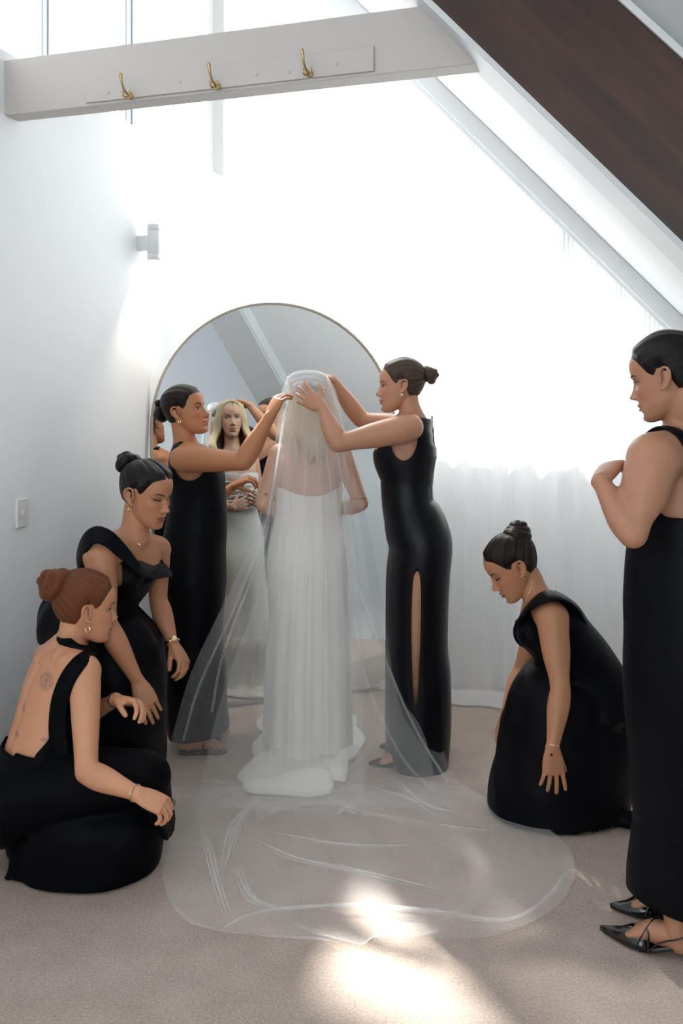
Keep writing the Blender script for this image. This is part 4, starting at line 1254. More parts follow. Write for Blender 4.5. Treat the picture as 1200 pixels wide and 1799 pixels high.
    def sheet(rows, floor_rows, ncol, pleats, seed, top_amp=1.5):
        rg = np.random.default_rng(seed); ph = rg.uniform(0, 6.28, 8)
        u = np.linspace(0, 1, ncol)
        pts = []
        ctrl = []
        for py, l, r, yc, ye in rows:
            a, b = P(l, py, ye), P(r, py, ye); cdep = yc - ye
            ctrl.append((a, b, cdep, P((l + r) / 2, py, yc)[2], py))
        for py, l, r in floor_rows:
            d = 2462.4 / (py - 720); a, b = P(l, py, d), P(r, py, d); a[2] = b[2] = .012
            ctrl.append((a, b, 0.0, .012, py))
        A = catmull([c[0] for c in ctrl], 6); B = catmull([c[1] for c in ctrl], 6); Dp = catmull([[c[2], c[4]] for c in ctrl], 6)
        N = len(A); rws = []
        for i in range(N):
            t = i / (N - 1); py = Dp[i][1]
            air = 1 - smooth01(np.array(py), 1290, 1400)
            am = top_amp * (1 - .75 * smooth01(np.array(py), 760, 1200)) * air
            k = pleats
            wob = u + .02 * np.sin(6 * u + ph[0]) + .008 * np.sin(23 * u + ph[1])
            uu = wob + am * np.sin(2 * np.pi * k * wob + ph[2]) / (2 * np.pi * k) * np.minimum(1, 12 * u * (1 - u))
            uu = np.clip(uu, 0, 1); uu[0], uu[-1] = 0, 1
            p = A[i] * (1 - uu)[:, None] + B[i] * uu[:, None]
            bulge = Dp[i][0] * np.sin(np.pi * uu) ** .7
            wid = np.linalg.norm(B[i] - A[i])
            p[:, 1] += bulge + air * (.008 + .02 * smooth01(np.array(py), 700, 1200)) * np.cos(2 * np.pi * k * wob + ph[2]) * .5
            # soft waves where the tulle lies on the carpet
            fl = smooth01(np.array(py), 1330, 1420)
            p[:, 2] = np.maximum(p[:, 2], 0) + fl * (.010 + .008 * np.sin(9 * u + 7 * t + ph[3]) * np.sin(13 * t + 3 * u) + .006 * np.sin(21 * u - 15 * t + ph[4]))
            p[:, 2] = np.maximum(p[:, 2], .006)
            # it climbs over the train
            dx = p[:, 0] - (c2[0] - .02); dyy = p[:, 1] - (c2[1] - .28)
            p[:, 2] = np.maximum(p[:, 2], .085 * np.exp(-(dx / .26) ** 4 - (dyy / .34) ** 4))
            rws.append(p)
        return rings_to_mesh(rws, closed=False)
    rowsA = [(660, 518, 566, 4.075, 4.10), (668, 505, 579, 4.03, 4.11), (685, 495, 590, 4.005, 4.12), (720, 488, 598, 3.995, 4.12), (760, 485, 607, 3.99, 4.11), (800, 480, 617, 3.985, 4.08), (850, 473, 628, 3.965, 4.05),
             (905, 464, 643, 3.95, 4.03), (960, 440, 655, 3.93, 4.02), (1060, 393, 674, 3.88, 3.99), (1180, 336, 712, 3.83, 3.93), (1290, 303, 768, 3.76, 3.86)]
    flA = [(1372, 287, 800), (1410, 284, 862), (1450, 282, 940), (1495, 282, 993), (1535, 284, 1010), (1578, 292, 1000), (1612, 312, 968), (1638, 345, 912), (1656, 430, 845), (1666, 560, 720)]
    parts = [sheet(rowsA, flA, 300, 6, 4, 1.1)]
    rowsB = [(664, 520, 566, 4.06, 4.09), (690, 500, 586, 3.985, 4.10), (760, 492, 602, 3.97, 4.09), (850, 482, 616, 3.945, 4.03), (960, 470, 628, 3.91, 4.0), (1080, 440, 640, 3.85, 3.95), (1190, 400, 690, 3.80, 3.88), (1290, 372, 745, 3.72, 3.79)]
    flB = [(1395, 350, 770), (1430, 345, 800)]
    parts.append(sheet(rowsB, flB, 220, 5, 6, 1.0))
    rowsC = [(659, 520, 565, 4.07, 4.09), (675, 503, 582, 3.99, 4.09), (710, 492, 594, 3.965, 4.08), (760, 488, 604, 3.955, 4.07), (830, 483, 612, 3.945, 4.03), (900, 478, 620, 3.935, 4.0), (960, 474, 626, 3.92, 3.99), (1080, 462, 634, 3.86, 3.93), (1200, 452, 640, 3.79, 3.86), (1300, 448, 642, 3.70, 3.77)]
    parts.append(sheet(rowsC, [(1412, 445, 640), (1440, 450, 636)], 200, 6, 9, .8))
    # gathered folds lying on the carpet
    for ln in ([(575, 1421), (700, 1450), (870, 1474)], [(476, 1474), (600, 1496), (716, 1498)], [(440, 1484), (520, 1520), (640, 1545), (770, 1577)], [(338, 1420), (362, 1490), (380, 1560), (398, 1622)],
               [(462, 1402), (405, 1465), (390, 1530)], [(470, 1402), (425, 1450), (395, 1540)], [(388, 1648), (440, 1620), (520, 1608), (640, 1604), (760, 1615), (890, 1630), (960, 1590), (995, 1545)],
               [(516, 1402), (518, 1452)], [(416, 1540), (440, 1590), (495, 1612)], [(650, 1598), (700, 1610), (770, 1612)], [(690, 1375), (740, 1420), (800, 1440)], [(640, 1390), (720, 1415), (780, 1455)]):
        pts = [P(a, b, 2462.4 / (b - 720)) for a, b in ln]
        for p in pts: p[2] = .026
        for off, r_ in ((0, .0055), (.011, .0035), (-.010, .0028)):
            pp = [p + np.array([off, off * .6, -.004 if off else 0]) for p in pts]
            parts.append(tube(pp, [(r_ * .6 * q, r_ * q) for q in np.sin(np.linspace(.06, np.pi - .06, len(pp))) ** .6 + .08], 10, 7, ref=Z_))
    # long fold edges hanging in the air
    for ln in ([(566, 690, 4.0), (602, 850, 3.96), (612, 1000, 3.93), (640, 1180, 3.88), (700, 1320, 3.78), (760, 1390, 3.68)], [(560, 700, 3.98), (590, 900, 3.95), (640, 1060, 3.88), (720, 1260, 3.78), (790, 1380, 3.7)],
               [(506, 700, 3.98), (480, 850, 3.96), (462, 960, 3.93), (395, 1140, 3.87), (372, 1250, 3.8)], [(500, 720, 4.0), (470, 905, 3.97), (415, 1060, 3.9), (352, 1200, 3.84), (322, 1300, 3.78)]):
        parts.append(tube([P(*q) for q in ln], [(.0045, .0022)] * len(ln), 8, 8, ref=X_))
    V, F = comb(parts)
    o = link('veil', V, F, TULLE, root, base); o['label'] = 'cathedral length white tulle veil spread over the carpet'
    # gathered tulle at the comb
    g = []
    rg = np.random.default_rng(3)
    for row in range(3):
        for k in range(12):
            a = (k / 11 - .5) * 2.5 + .1 * row
            c = P(540 + (31 - 3 * row) * math.sin(a), 671 + 7 * row - (14 - 2 * row) * math.cos(a), 4.045 - .03 * math.cos(a) - .008 * row)
            j = rg.uniform(-.004, .004, 3)
            g.append(tube([c + [-.014, .012, -.020] + j, c + [0, -.007, .007], c + [.014, .012, -.018] - j], [.008, .0125, .008], 10, 5))
    o = link('veil_comb', *comb(g), sheer('gathered tulle', (.92, .92, .92), .18, .35), root, base); o['label'] = 'gathered tulle on the veil comb'
    return root

def tulle(name, a):
    """fine net: the share of thread met by a ray grows as the cloth is seen edge-on"""
    m = sheer(name, (.93, .935, .94), 1 - a, .35); nt = m.node_tree
    mix = [x for x in nt.nodes if x.type == 'MIX_SHADER'][1]
    ge = nt.nodes.new('ShaderNodeNewGeometry')
    dt = nt.nodes.new('ShaderNodeVectorMath'); dt.operation = 'DOT_PRODUCT'
    nt.links.new(ge.outputs['Normal'], dt.inputs[0]); nt.links.new(ge.outputs['Incoming'], dt.inputs[1])
    ab = nt.nodes.new('ShaderNodeMath'); ab.operation = 'ABSOLUTE'; nt.links.new(dt.outputs['Value'], ab.inputs[0])
    mxm = nt.nodes.new('ShaderNodeMath'); mxm.operation = 'MAXIMUM'; mxm.inputs[1].default_value = .3; nt.links.new(ab.outputs[0], mxm.inputs[0])
    dv = nt.nodes.new('ShaderNodeMath'); dv.operation = 'DIVIDE'; dv.inputs[0].default_value = 1.0; nt.links.new(mxm.outputs[0], dv.inputs[1])
    pw = nt.nodes.new('ShaderNodeMath'); pw.operation = 'POWER'; pw.inputs[0].default_value = 1 - a; nt.links.new(dv.outputs[0], pw.inputs[1])
    nt.links.new(pw.outputs[0], mix.inputs[0])
    return m

def fuse_cloth(parts, size=.008, its=10):
    V, F, E_ = voxel(parts, size); V = lap(V, E_, its, .5, -.51); V = lap(V, E_, 3, .5)
    return V, F, E_
def wrinkle(V, F, amp, scale, seed, mask=None):
    """soft cloth wrinkles along the surface normal"""
    r = np.random.default_rng(seed); d = np.zeros(len(V))
    for k in range(5):
        v = nrm(r.normal(size=3) * [1, 1, .45]) * scale * r.uniform(.6, 1.8); d += np.sin(V @ v + r.uniform(0, 6.28) + 1.5 * np.sin(V @ (r.normal(size=3) * scale * .4)))
    d *= amp / 3
    if mask is not None: d *= mask
    return V + vnormals(V, F) * d[:, None]

# ---------------------------------------------------------------- bridesmaid bending forward, black hair
def woman_bending():
    Y0 = 3.45; base = P(180, 1434, Y0); base[2] = 0
    root = empty('person', base, 'black haired bridesmaid in off shoulder black dress bending forward at the left', 'person')
    h = Head(P(257, 872, 3.40), (.86, -.42, -.24), (.16, -.1, 1), 1.03, jaw=1.03)
    fw = nrm([.85, -.5, -.2]); lt = nrm([-.5, -.85, 0])
    S = [(P(150, 1118, 3.56), lt, .185, .14, .15, fw), (P(152, 1090, 3.55), lt, .185, .14, .15, fw), (P(176, 1055, 3.51), lt, .145, .115, .12, fw), (P(200, 1015, 3.46), lt, .148, .125, .115, fw),
         (P(214, 985, 3.43), lt, .165, .128, .105, fw), (P(224, 958, 3.41), lt, .165, .095, .085, fw), (P(232, 940, 3.40), lt, .10, .065, .06, fw)]
    sn, sf = P(176, 978, 3.27), P(276, 966, 3.56)
    en, wn = P(188, 1098, 3.20), P(242, 1197, 3.24)
    ef, wf = P(278, 1056, 3.60), P(304, 1131, 3.52)
    nb = P(236, 944, 3.40)
    core = [secs_loft(S, inset=.010)] + neck(h, nb, 1.0, (sn, sf)) + arm(sn, en, wn, 1.02, 1.1) + arm(sf, ef, wf, 1.0)
    core += [tube([P(212, 965, 3.36), sn], [.055, .062]), tube([P(245, 958, 3.46), sf], [.055, .055])]
    hn, _ = hand(wn, P(258, 1232, 3.23) - wn, (-.2, .9, -.3), (-1, 0, .2), curl=(12, 20, 15), spread=3, thumb=(18, 8), s=1.0)
    hf, _ = hand(wf, P(322, 1162, 3.48) - wf, (-.75, .2, -.6), (-.3, -1, 0), curl=(38, 36, 24), spread=3, thumb=(20, 15), s=1.0, thumb_in=.3)
    finish_body('body', root, base, core, hn + hf, h, (.42, .19, .10), (.23, .06, .045), neck_pts=[(h.w((0, -.02, -.085)), .09), (wn, .045), (wf, .045)])
    face_parts(root, base, h, open_=.22, brow=(.014, .009, .007))
    hair_cap(root, base, h, HAIR_BLACK, (0, -.6, .7), thick=.009, part=True)
    bun(root, base, h, HAIR_BLACK, (0, -.108, .092), (-.1, -.80, .58), .040, seed=6)
    e = h.w((.079, -.002, -.034)); hoop(root, base, e - Z_ * .006, h.F, .0085, .0022)
    # watch and ring on the far hand, ring on the near one
    wd = nrm(wf - ef); wp = wf - wd * .008
    o = link('wristwatch', *torus(wp, wd, .0265, .0042, 36, 8, squash=.86), GOLD, root, base); o['label'] = 'gold bracelet watch'
    for k in range(14):
        a = k / 14 * 2 * math.pi
    link('watch_case', *lathe(wp + nrm([.3, -.6, .55]) * .027, nrm([.3, -.6, .55]), [(0, .011), (.004, .011), (.005, .009)], 20), GOLD, o, base)
    o = link('pendant', *ellipsoid(P(245, 957, 3.265), (.003, .002, .004)), GOLD, root, base); o['label'] = 'tiny gold pendant on fine chain'
    link('chain', *tube([P(213, 935, 3.33), P(228, 948, 3.285), P(245, 955, 3.265), P(262, 944, 3.31)], [.0007] * 4, 6, 6), GOLD, root, base)
    # dress: bodice, hips, bent knees and skirt
    parts = [secs_loft(S[:-1], n=72, inset=-.004)]
    sk = []
    for py, l, r_, hw, Y in ((1075, 92, 190, .15, 3.56), (1100, 79, 235, .19, 3.53), (1130, 84, 268, .21, 3.50), (1170, 96, 290, .22, 3.48), (1253, 108, 291, .22, 3.48), (1338, 120, 290, .22, 3.50), (1385, 128, 284, .21, 3.52)):
        sk.append((P((l + r_) / 2, py, Y), Y_, hw, (r_ - l) / 2 * Y * PX, (r_ - l) / 2 * Y * PX, X_))
    parts.append(secs_loft(sk, n=72))
    parts.append(tube([P(120, 1085, 3.55), P(215, 1118, 3.44), P(250, 1146, 3.42)], [.12, .09, .07], 20, 5))
    # sleeve bands fallen off the shoulders
    parts.append(ellipsoid(P(222, 1012, 3.34), (.065, .06, .055))); parts.append(ellipsoid(P(250, 1005, 3.42), (.06, .06, .055)))
    V, F, E_ = fuse_cloth(parts, .007, 8)
    V = wrinkle(V, F, .0035, 26, 3, smooth01(-V[:, 2], -1.0, -.6) * .8 + .2)
    s_ = np.full(len(V), -1.0)
    # open neck: cut by a tilted plane through the neckline
    a, b, c = P(171, 932, 3.24), P(238, 992, 3.27), P(293, 978, 3.52)
    n = np.cross(b - a, c - a); n = nrm(n if n[2] > 0 else -n)
    s_ = np.maximum(s_, (V - b) @ n + .020)
    # armhole of the near sleeve
    ax_ = nrm(en - sn); rel = V - sn; t = rel @ ax_; rad_ = np.linalg.norm(rel - t[:, None] * ax_, axis=1)
    s_ = np.maximum(s_, np.where(t > .035, .072 - rad_, -1))
    s_ = np.maximum(s_, .18 - V[:, 2])
    V2, F2 = clip(V, F, s_)
    cloth('dress', root, base, V2, F2, BLACK, 'black satin dress with bands off the shoulders')
    # sleeve bands slipping off the shoulders
    o = link('shoulder_band', *tube([P(240, 996, 3.27), P(214, 968, 3.255), P(190, 946, 3.225), P(166, 940, 3.22), P(148, 958, 3.25), P(140, 990, 3.33), P(148, 1020, 3.42)],
                                [(.006, .018), (.008, .026), (.009, .030), (.010, .033), (.010, .035), (.010, .036), (.008, .030)], 16, 7, ref=nrm([-.35, -.45, .8])), BLACK, root, base)
    o = link('shoulder_band', *tube([P(236, 998, 3.28), P(262, 1000, 3.40), P(283, 996, 3.50), P(291, 998, 3.60), P(276, 1000, 3.68), P(256, 1000, 3.62)],
                                [(.010, .026), (.012, .042), (.012, .046), (.012, .044), (.012, .04), (.010, .03)], 16, 7, ref=nrm([.5, -.5, .5])), BLACK, root, base)
    # shins and feet under the hem, hidden behind the crouching woman
    for k, (px, Y) in enumerate(((190, 3.40), (215, 3.6))):
        a_ = P(px, 1300, Y); f_ = P(px + 8, 1434, Y); f_[2] = .08
        V, F, E_ = voxel(leg(a_ + Z_ * .2, a_, f_, .9)[1:] + foot(f_, np.array([f_[0] + .16, f_[1] - .05, .012]), Y_, toes=False), .006)
        V = lap(V, E_, 4, .5)
        o = link('lower_leg', V, F, skin_mat(), root, base); cattr(o, 'Col', np.tile((.40, .19, .108), (len(V), 1)))
        hp = np.array([f_[0] - .045, f_[1] + .015, 0]); tp = np.array([f_[0] + .2, f_[1] - .06, 0])
        pump(root, base, hp, tp, nrm([.3, 1, 0]), 'black pump', m=BLACK2, hz=.03)
    return root

# ---------------------------------------------------------------- red haired bridesmaid crouching, bare back
def woman_crouching():
    Y0 = 3.08; base = P(140, 1519, Y0); base[2] = 0
    root = empty('person', base, 'copper haired bridesmaid crouching in a backless black halter dress', 'person')
    h = Head(P(149, 1072, 3.12), (.86, .44, -.10), (.10, .0, 1), 1.04)
    fw = nrm([.78, .62, .0]); lt = nrm([.62, -.78, 0])
    S = [(P(45, 1420, 3.06), lt, .185, .13, .15, fw), (P(52, 1375, 3.06), lt, .175, .12, .135, fw), (P(66, 1312, 3.07), lt, .138, .105, .100, fw), (P(80, 1262, 3.09), lt, .138, .105, .098, fw), (P(96, 1208, 3.11), lt, .152, .11, .098, fw),
         (P(109, 1168, 3.13), lt, .160, .10, .085, fw), (P(119, 1140, 3.14), lt, .125, .075, .065, fw), (P(127, 1118, 3.15), lt, .07, .058, .055, fw)]
    sn, sf = P(149, 1180, 3.02), P(84, 1158, 3.25)
    en, wn = P(152, 1356, 2.86), P(240, 1394, 2.77)
    ef, wf = P(118, 1275, 3.26), P(203, 1230, 3.06)
    nb = P(126, 1124, 3.14)
    core = [secs_loft([(S[0][0], lt, .13, .09, .09, fw), (S[1][0], lt, .15, .10, .11, fw)] + S[2:], inset=.008)] + neck(h, nb, .97, (sn, sf)) + arm(sn, en, wn, 1.02, 1.02) + arm(sf, ef, wf, 1.0)
    core += [tube([P(118, 1158, 3.08), sn], [.055, .055]), tube([P(104, 1150, 3.18), sf], [.05, .052])]
    # shoulder blades and spine groove come from two soft ridges
    core += [tube([P(118, 1165, 3.035), P(108, 1225, 3.015)], [.038, .03]), tube([P(78, 1160, 3.13), P(68, 1220, 3.09)], [.036, .03])]
    hn, _ = hand(wn, P(282, 1413, 2.76) - wn, (-.25, .3, -.9), (.1, .9, -.2), curl=(48, 45, 30), spread=3, thumb=(20, 25), s=1.02, thumb_in=.5)
    hf, _ = hand(wf, P(240, 1234, 3.03) - wf, (.1, -.5, -.85), (.1, -.85, .4), curl=(42, 36, 24), spread=6, thumb=(30, 20), s=1.0, thumb_in=.35)
    TA = [(P(80, 1198, 3.0), .034), (P(38, 1248, 3.02), .014), (P(27, 1292, 3.0), .013), (P(83, 1293, 3.0), .016)]
    def spine(V):
        a_, b_ = S[6][0] - fw * .06, S[1][0] - fw * .12
        t = np.clip(((V - a_) @ (b_ - a_)) / ((b_ - a_) @ (b_ - a_)), 0, 1); q = V - (a_ + t[:, None] * (b_ - a_))
        side_ = q @ lt; k = np.exp(-(side_ / .013) ** 2) * (np.linalg.norm(q, axis=1) < .09) * ((V - np.array(S[3][0])) @ fw < -.02) * smooth01(t, .0, .12)
        return V + fw * (.0075 * k)[:, None]
    def tattoo(V, C):
        for k, (p, r_) in enumerate(TA):
            q = V - p; x, z = q[:, 0], q[:, 2]
            d = np.hypot(x, z * (1 if k < 3 else 2.5)); m_ = (d < r_) & (V[:, 1] < 3.12)
            pat = .5 + .5 * np.sin(x * 620 + 3 * np.sin(z * 300)) * np.sin(z * 540 + 2 * np.sin(x * 380))
            a = np.where(m_, (1 - smooth01(d / r_, .6, 1)) * (.25 + .5 * (pat > .55)), 0)
            C = C * (1 - a[:, None]) + np.array([.16, .10, .08]) * a[:, None]
        return C
    finish_body('body', root, base, core, hn + hf, h, (.58, .275, .155), (.40, .14, .10), neck_pts=[(h.w((0, -.02, -.085)), .09), (wn, .045), (wf, .045)], extra_col=tattoo, sculpt=spine)
    face_parts(root, base, h, open_=.5, brow=(.10, .04, .02))
    hair_cap(root, base, h, HAIR_RED, (0, -.72, .6), thick=.011)
    bun(root, base, h, HAIR_RED, (0, -.108, .082), (.1, -.82, .55), .047, seed=8)
    e = h.w((.0795, -.003, -.034)); hoop(root, base, e - Z_ * .008, h.F * .8 - h.R * .5, .0095, .0024, label='chunky gold hoop earring')
    wd = nrm(wn - en); bracelet(root, base, wn - wd * .004, wd, .0285, .0016, 'thin gold bangle on near wrist', tilt=(.15, 0, .1))
    wd = nrm(wf - ef); bracelet(root, base, wf - wd * .002, wd, .0275, .0030, 'dark beaded bracelet on far wrist', m=SANDAL)
    # skirt gathered over the folded legs
    sk = []
    for py, l, r_, hw, Y in ((1365, 90, 262, .12, 3.10), (1395, 70, 280, .16, 3.09), (1430, 50, 292, .215, 3.08), (1460, 42, 287, .22, 3.08), (1492, 32, 283, .215, 3.09), (1516, 26, 278, .21, 3.10), (1538, 24, 262, .205, 3.11)):
        sk.append((P((l + r_) / 2, py, Y), Y_, hw, (r_ - l) / 2 * Y * PX, (r_ - l) / 2 * Y * PX, X_))
    parts = [secs_loft(sk, n=80)]
    parts.append(ellipsoid(P(18, 1405, 3.05), (.17, .19, .145)))
    parts.append(tube([P(40, 1400, 3.0), P(165, 1372, 2.97), P(248, 1366, 2.96)], [.13, .108, .088], 22, 5))
    parts.append(tube([P(60, 1390, 3.17), P(170, 1368, 3.22), P(238, 1360, 3.22)], [.12, .105, .085], 22, 5))
    parts.append(tube([P(256, 1362, 3.0), P(280, 1405, 3.0), P(293, 1437, 3.0)], [(.060, .11), (.036, .12), (.012, .11)], 16, 5, ref=X_))
    # hem spreading on the carpet
    sk = []
    for z, k_ in ((.16, .96), (.07, 1.0), (.02, 1.02), (.004, 1.02)):
        c = P(140, 1500, 3.11); c[2] = z; sk.append((c, Y_, .20 * k_, .235 * k_, .235 * k_, X_))
    parts.append(secs_loft(sk, n=80, fold=folds(.06, 5, 12, 1.5, 2)))
    V, F, E_ = fuse_cloth(parts, .007, 24)
    V = wrinkle(V, F, .007, 20, 5)
    V[:, 2] = np.maximum(V[:, 2], .003)
    # low back edge of the skirt
    a, b, c = P(5, 1318, 3.02), P(92, 1312, 2.98), P(120, 1318, 3.3)
    n = np.cross(b - a, c - a); n = nrm(n if n[2] > 0 else -n)
    tors = np.linalg.norm((V - P(62, 1318, 3.07)) * [1, 1, 0], axis=1)
    V2, F2 = clip(V, F, np.maximum(np.where((tors < .22) & (V[:, 0] < P(112, 0, 3.05)[0]), (V - b) @ n, -1), .010 - V[:, 2]))
    dr = cloth('dress', root, base, V2, F2, BLACK2, 'black satin halter dress, skirt gathered over folded legs')
    # halter: bodice front, side band and neck band
    Vt, Ft = secs_loft(S[1:-1], n=110, per=10, inset=-.004)
    fl = (Vt - S[3][0]) @ fw; ll = (Vt - S[3][0]) @ lt
    ctr = np.array([np.interp(Vt[:, 2], [s_[0][2] for s_ in S], [s_[0][k] for s_ in S]) for k in range(3)]).T
    q = Vt - ctr; fq, lq = q @ fw, q @ lt
    zsh = P(0, 1160, 3.1)[2]; zw = P(0, 1305, 3.05)[2]
    tt = np.clip((Vt[:, 2] - zw) / (zsh - zw), 0, 1)
    back_edge = np.interp(tt, [0, .15, .5, .8, 1], [-.060, -.035, -.02, .0, .02])
    s_ = back_edge - fq
    top = P(0, 1150, 3.1)[2]
    s_ = np.maximum(s_, Vt[:, 2] - (top - .9 * np.clip(np.abs(lq) - .07, 0, 1)))
    s_ = np.where(Vt[:, 2] < zw - .01, -1.0, s_)
    s_ = np.maximum(s_, np.where(Vt[:, 2] < zw - .01, fq * 0 + (P(0, 1385, 3.05)[2] - Vt[:, 2]), -1))
    V2, F2 = clip(Vt, Ft, s_)
    low = V2[:, 2] < zw - .01
    cloth('halter_bodice', root, base, V2, F2, BLACK2, 'black halter bodice leaving the back bare')
    # side band from waist up to the neck
    band = [P(104, 1322, 2.955), P(101, 1275, 2.962), P(105, 1232, 2.962), P(119, 1192, 2.962), P(140, 1163, 2.985), P(158, 1148, 3.05)]
    link('halter_strap', *tube(band, [(.036, .010), (.034, .009), (.032, .009), (.029, .009), (.027, .009), (.024, .010)], 14, 7, ref=nrm([1, -.3, .3])), BLACK2, root, base)
    band = [P(160, 1146, 3.07), P(134, 1142, 3.055), P(112, 1124, 3.08), P(104, 1112, 3.15), P(116, 1112, 3.22), P(150, 1128, 3.24), P(166, 1146, 3.16), P(160, 1146, 3.07)]
    link('neck_band', *tube(band, [(.022, .009)] * 8, 12, 6, ref=Z_), BLACK2, root, base)
    return root

# ---------------------------------------------------------------- bridesmaid kneeling at the right
def woman_kneeling():
    Y0 = 3.48; base = P(985, 1428, Y0); base[2] = 0
    root = empty('person', base, 'bridesmaid kneeling at the right with head bowed towards the veil', 'person')
    h = Head(P(903, 999, 3.50), (-.84, -.05, -.54), (-.5, 0, .84), 1.04)
    fw = nrm([-.87, -.12, -.49]); lt = nrm([-.12, .99, 0])
    S = [(P(1050, 1248, 3.50), lt, .185, .15, .15, fw), (P(1040, 1215, 3.50), lt, .175, .145, .14, fw), (P(1016, 1160, 3.49), lt, .145, .125, .115, fw), (P(990, 1122, 3.48), lt, .148, .130, .11, fw), (P(968, 1090, 3.48), lt, .160, .130, .105, fw),
         (P(954, 1066, 3.48), lt, .160, .095, .085, fw), (P(944, 1048, 3.48), lt, .10, .065, .06, fw)]
    sn, sf = P(970, 1086, 3.32), P(946, 1092, 3.64)
    en, wn = P(985, 1212, 3.23), P(971, 1314, 3.16)
    ef, wf = P(917, 1178, 3.70), P(889, 1250, 3.62)
    nb = P(944, 1050, 3.48)
    core = [secs_loft(S, inset=.010)] + neck(h, nb, .97, (sn, sf)) + arm(sn, en, wn, 1.0, 1.12) + arm(sf, ef, wf, 1.0)
    core += [tube([P(958, 1070, 3.40), sn], [.058, .062]), tube([P(948, 1072, 3.56), sf], [.05, .052])]
    hn, _ = hand(wn, Z_ * -1 + X_ * .02, (-.1, 1, .1), (1, 0, 0), curls=[(4, 8, 8), (6, 10, 8), (8, 12, 8), (8, 12, 8)], spread=10, thumb=(24, 2), s=1.0)
    hf, _ = hand(wf, P(876, 1282, 3.58) - wf, (.9, -.2, -.2), (0, -1, .2), curl=(18, 20, 14), spread=3, s=.98)
    finish_body('body', root, base, core, hn + hf, h, (.44, .205, .108), (.28, .085, .065), neck_pts=[(h.w((0, -.02, -.085)), .09), (wn, .045), (wf, .045)])
    face_parts(root, base, h, open_=.12, brow=(.016, .010, .008))
    hair_cap(root, base, h, HAIR_DARK, (0, -.6, .75), thick=.009, part=True)
    bun(root, base, h, HAIR_DARK, (0, -.082, .098), (0, -.70, .70), .044, seed=12)
    for k, (a_, b_) in enumerate(((-.030, -.002), (-.020, -.012), (-.012, -.017))):
        e = h.w((-.080, b_, a_)); hoop(root, base, e, h.F, .0055 - .001 * k, .0012)
    link('chain', *tube([P(936, 1020, 3.40), P(930, 1040, 3.385), P(915, 1075, 3.40), P(910, 1097, 3.44)], [.0008] * 4, 6, 6), GOLD, root, base)
    o = link('pendant', *ellipsoid(P(912, 1094, 3.425), (.003, .003, .005)), GOLD, root, base); o['label'] = 'small gold pendant'
    wd = nrm(wn - en); bracelet(root, base, wn - wd * .008, wd, .0262, .0013, 'thin chain bracelet with dark charm', tilt=(.1, 0, 0))
    link('charm', *ellipsoid(wn + np.array([-.010, -.026, -.014]), (.004, .003, .005)), DARK, root, base)
    parts = [secs_loft(S, n=72, inset=-.006)]
    sk = []
    for py, l, r_, hw, Y in ((1192, 985, 1096, .15, 3.5), (1215, 938, 1112, .175, 3.5), (1243, 894, 1119, .19, 3.5), (1275, 881, 1124, .20, 3.5), (1322, 872, 1116, .212, 3.5), (1375, 864, 1104, .215, 3.5), (1414, 858, 1096, .218, 3.5)):
        sk.append((P((l + r_) / 2, py, Y), Y_, hw, (r_ - l) / 2 * Y * PX, (r_ - l) / 2 * Y * PX, X_))
    c = sk[-1][0].copy(); c[2] = .004; sk.append((c, Y_, .225, sk[-1][3] * 1.0, sk[-1][4] * 1.0, X_))
    parts.append(secs_loft(sk, n=80))
    parts.append(tube([P(1070, 1425, 3.40), P(1105, 1447, 3.36), P(1132, 1456, 3.36)], [.055, .042, .03], 16, 5))
    parts.append(tube([P(1050, 1225, 3.47), P(965, 1235, 3.46), P(920, 1262, 3.47)], [.11, .075, .05], 18, 5))
    parts += [ellipsoid(P(935, 1112, 3.42), (.06, .06, .06)), ellipsoid(P(930, 1112, 3.54), (.06, .06, .06))]
    V, F, E_ = fuse_cloth(parts, .007, 26)
    V = wrinkle(V, F, .0055, 24, 9)
    V[:, 2] = np.maximum(V[:, 2], .003)
    s_ = np.full(len(V), -1.0)
    a, b, c = P(906, 1093, 3.40), P(984, 1034, 3.46), P(906, 1093, 3.56)
    n = np.cross(b - a, c - a); n = nrm(n if n[2] > 0 else -n)
    s_ = np.maximum(s_, (V - a) @ n - .006)
    for sh_, el_ in ((sn, en), (sf, ef)):
        ax_ = nrm(el_ - sh_); rel = V - sh_; t = rel @ ax_; rad_ = np.linalg.norm(rel - t[:, None] * ax_, axis=1)
        s_ = np.maximum(s_, np.where(t > -.010, .064 - rad_, -1))
    s_ = np.maximum(s_, .010 - V[:, 2])
    V2, F2 = clip(V, F, s_)
    cloth('dress', root, base, V2, F2, BLACK, 'black satin cap shoulder dress spread round the knees')
    link('shoulder_cap', *tube([P(908, 1095, 3.43), P(926, 1070, 3.375), P(948, 1052, 3.335), P(974, 1046, 3.325), P(1000, 1060, 3.35), P(1020, 1088, 3.40)],
                               [(.006, .020), (.010, .040), (.012, .050), (.012, .052), (.010, .048), (.008, .035)], 16, 7, ref=nrm([-.1, -.45, .88])), BLACK, root, base)
    return root

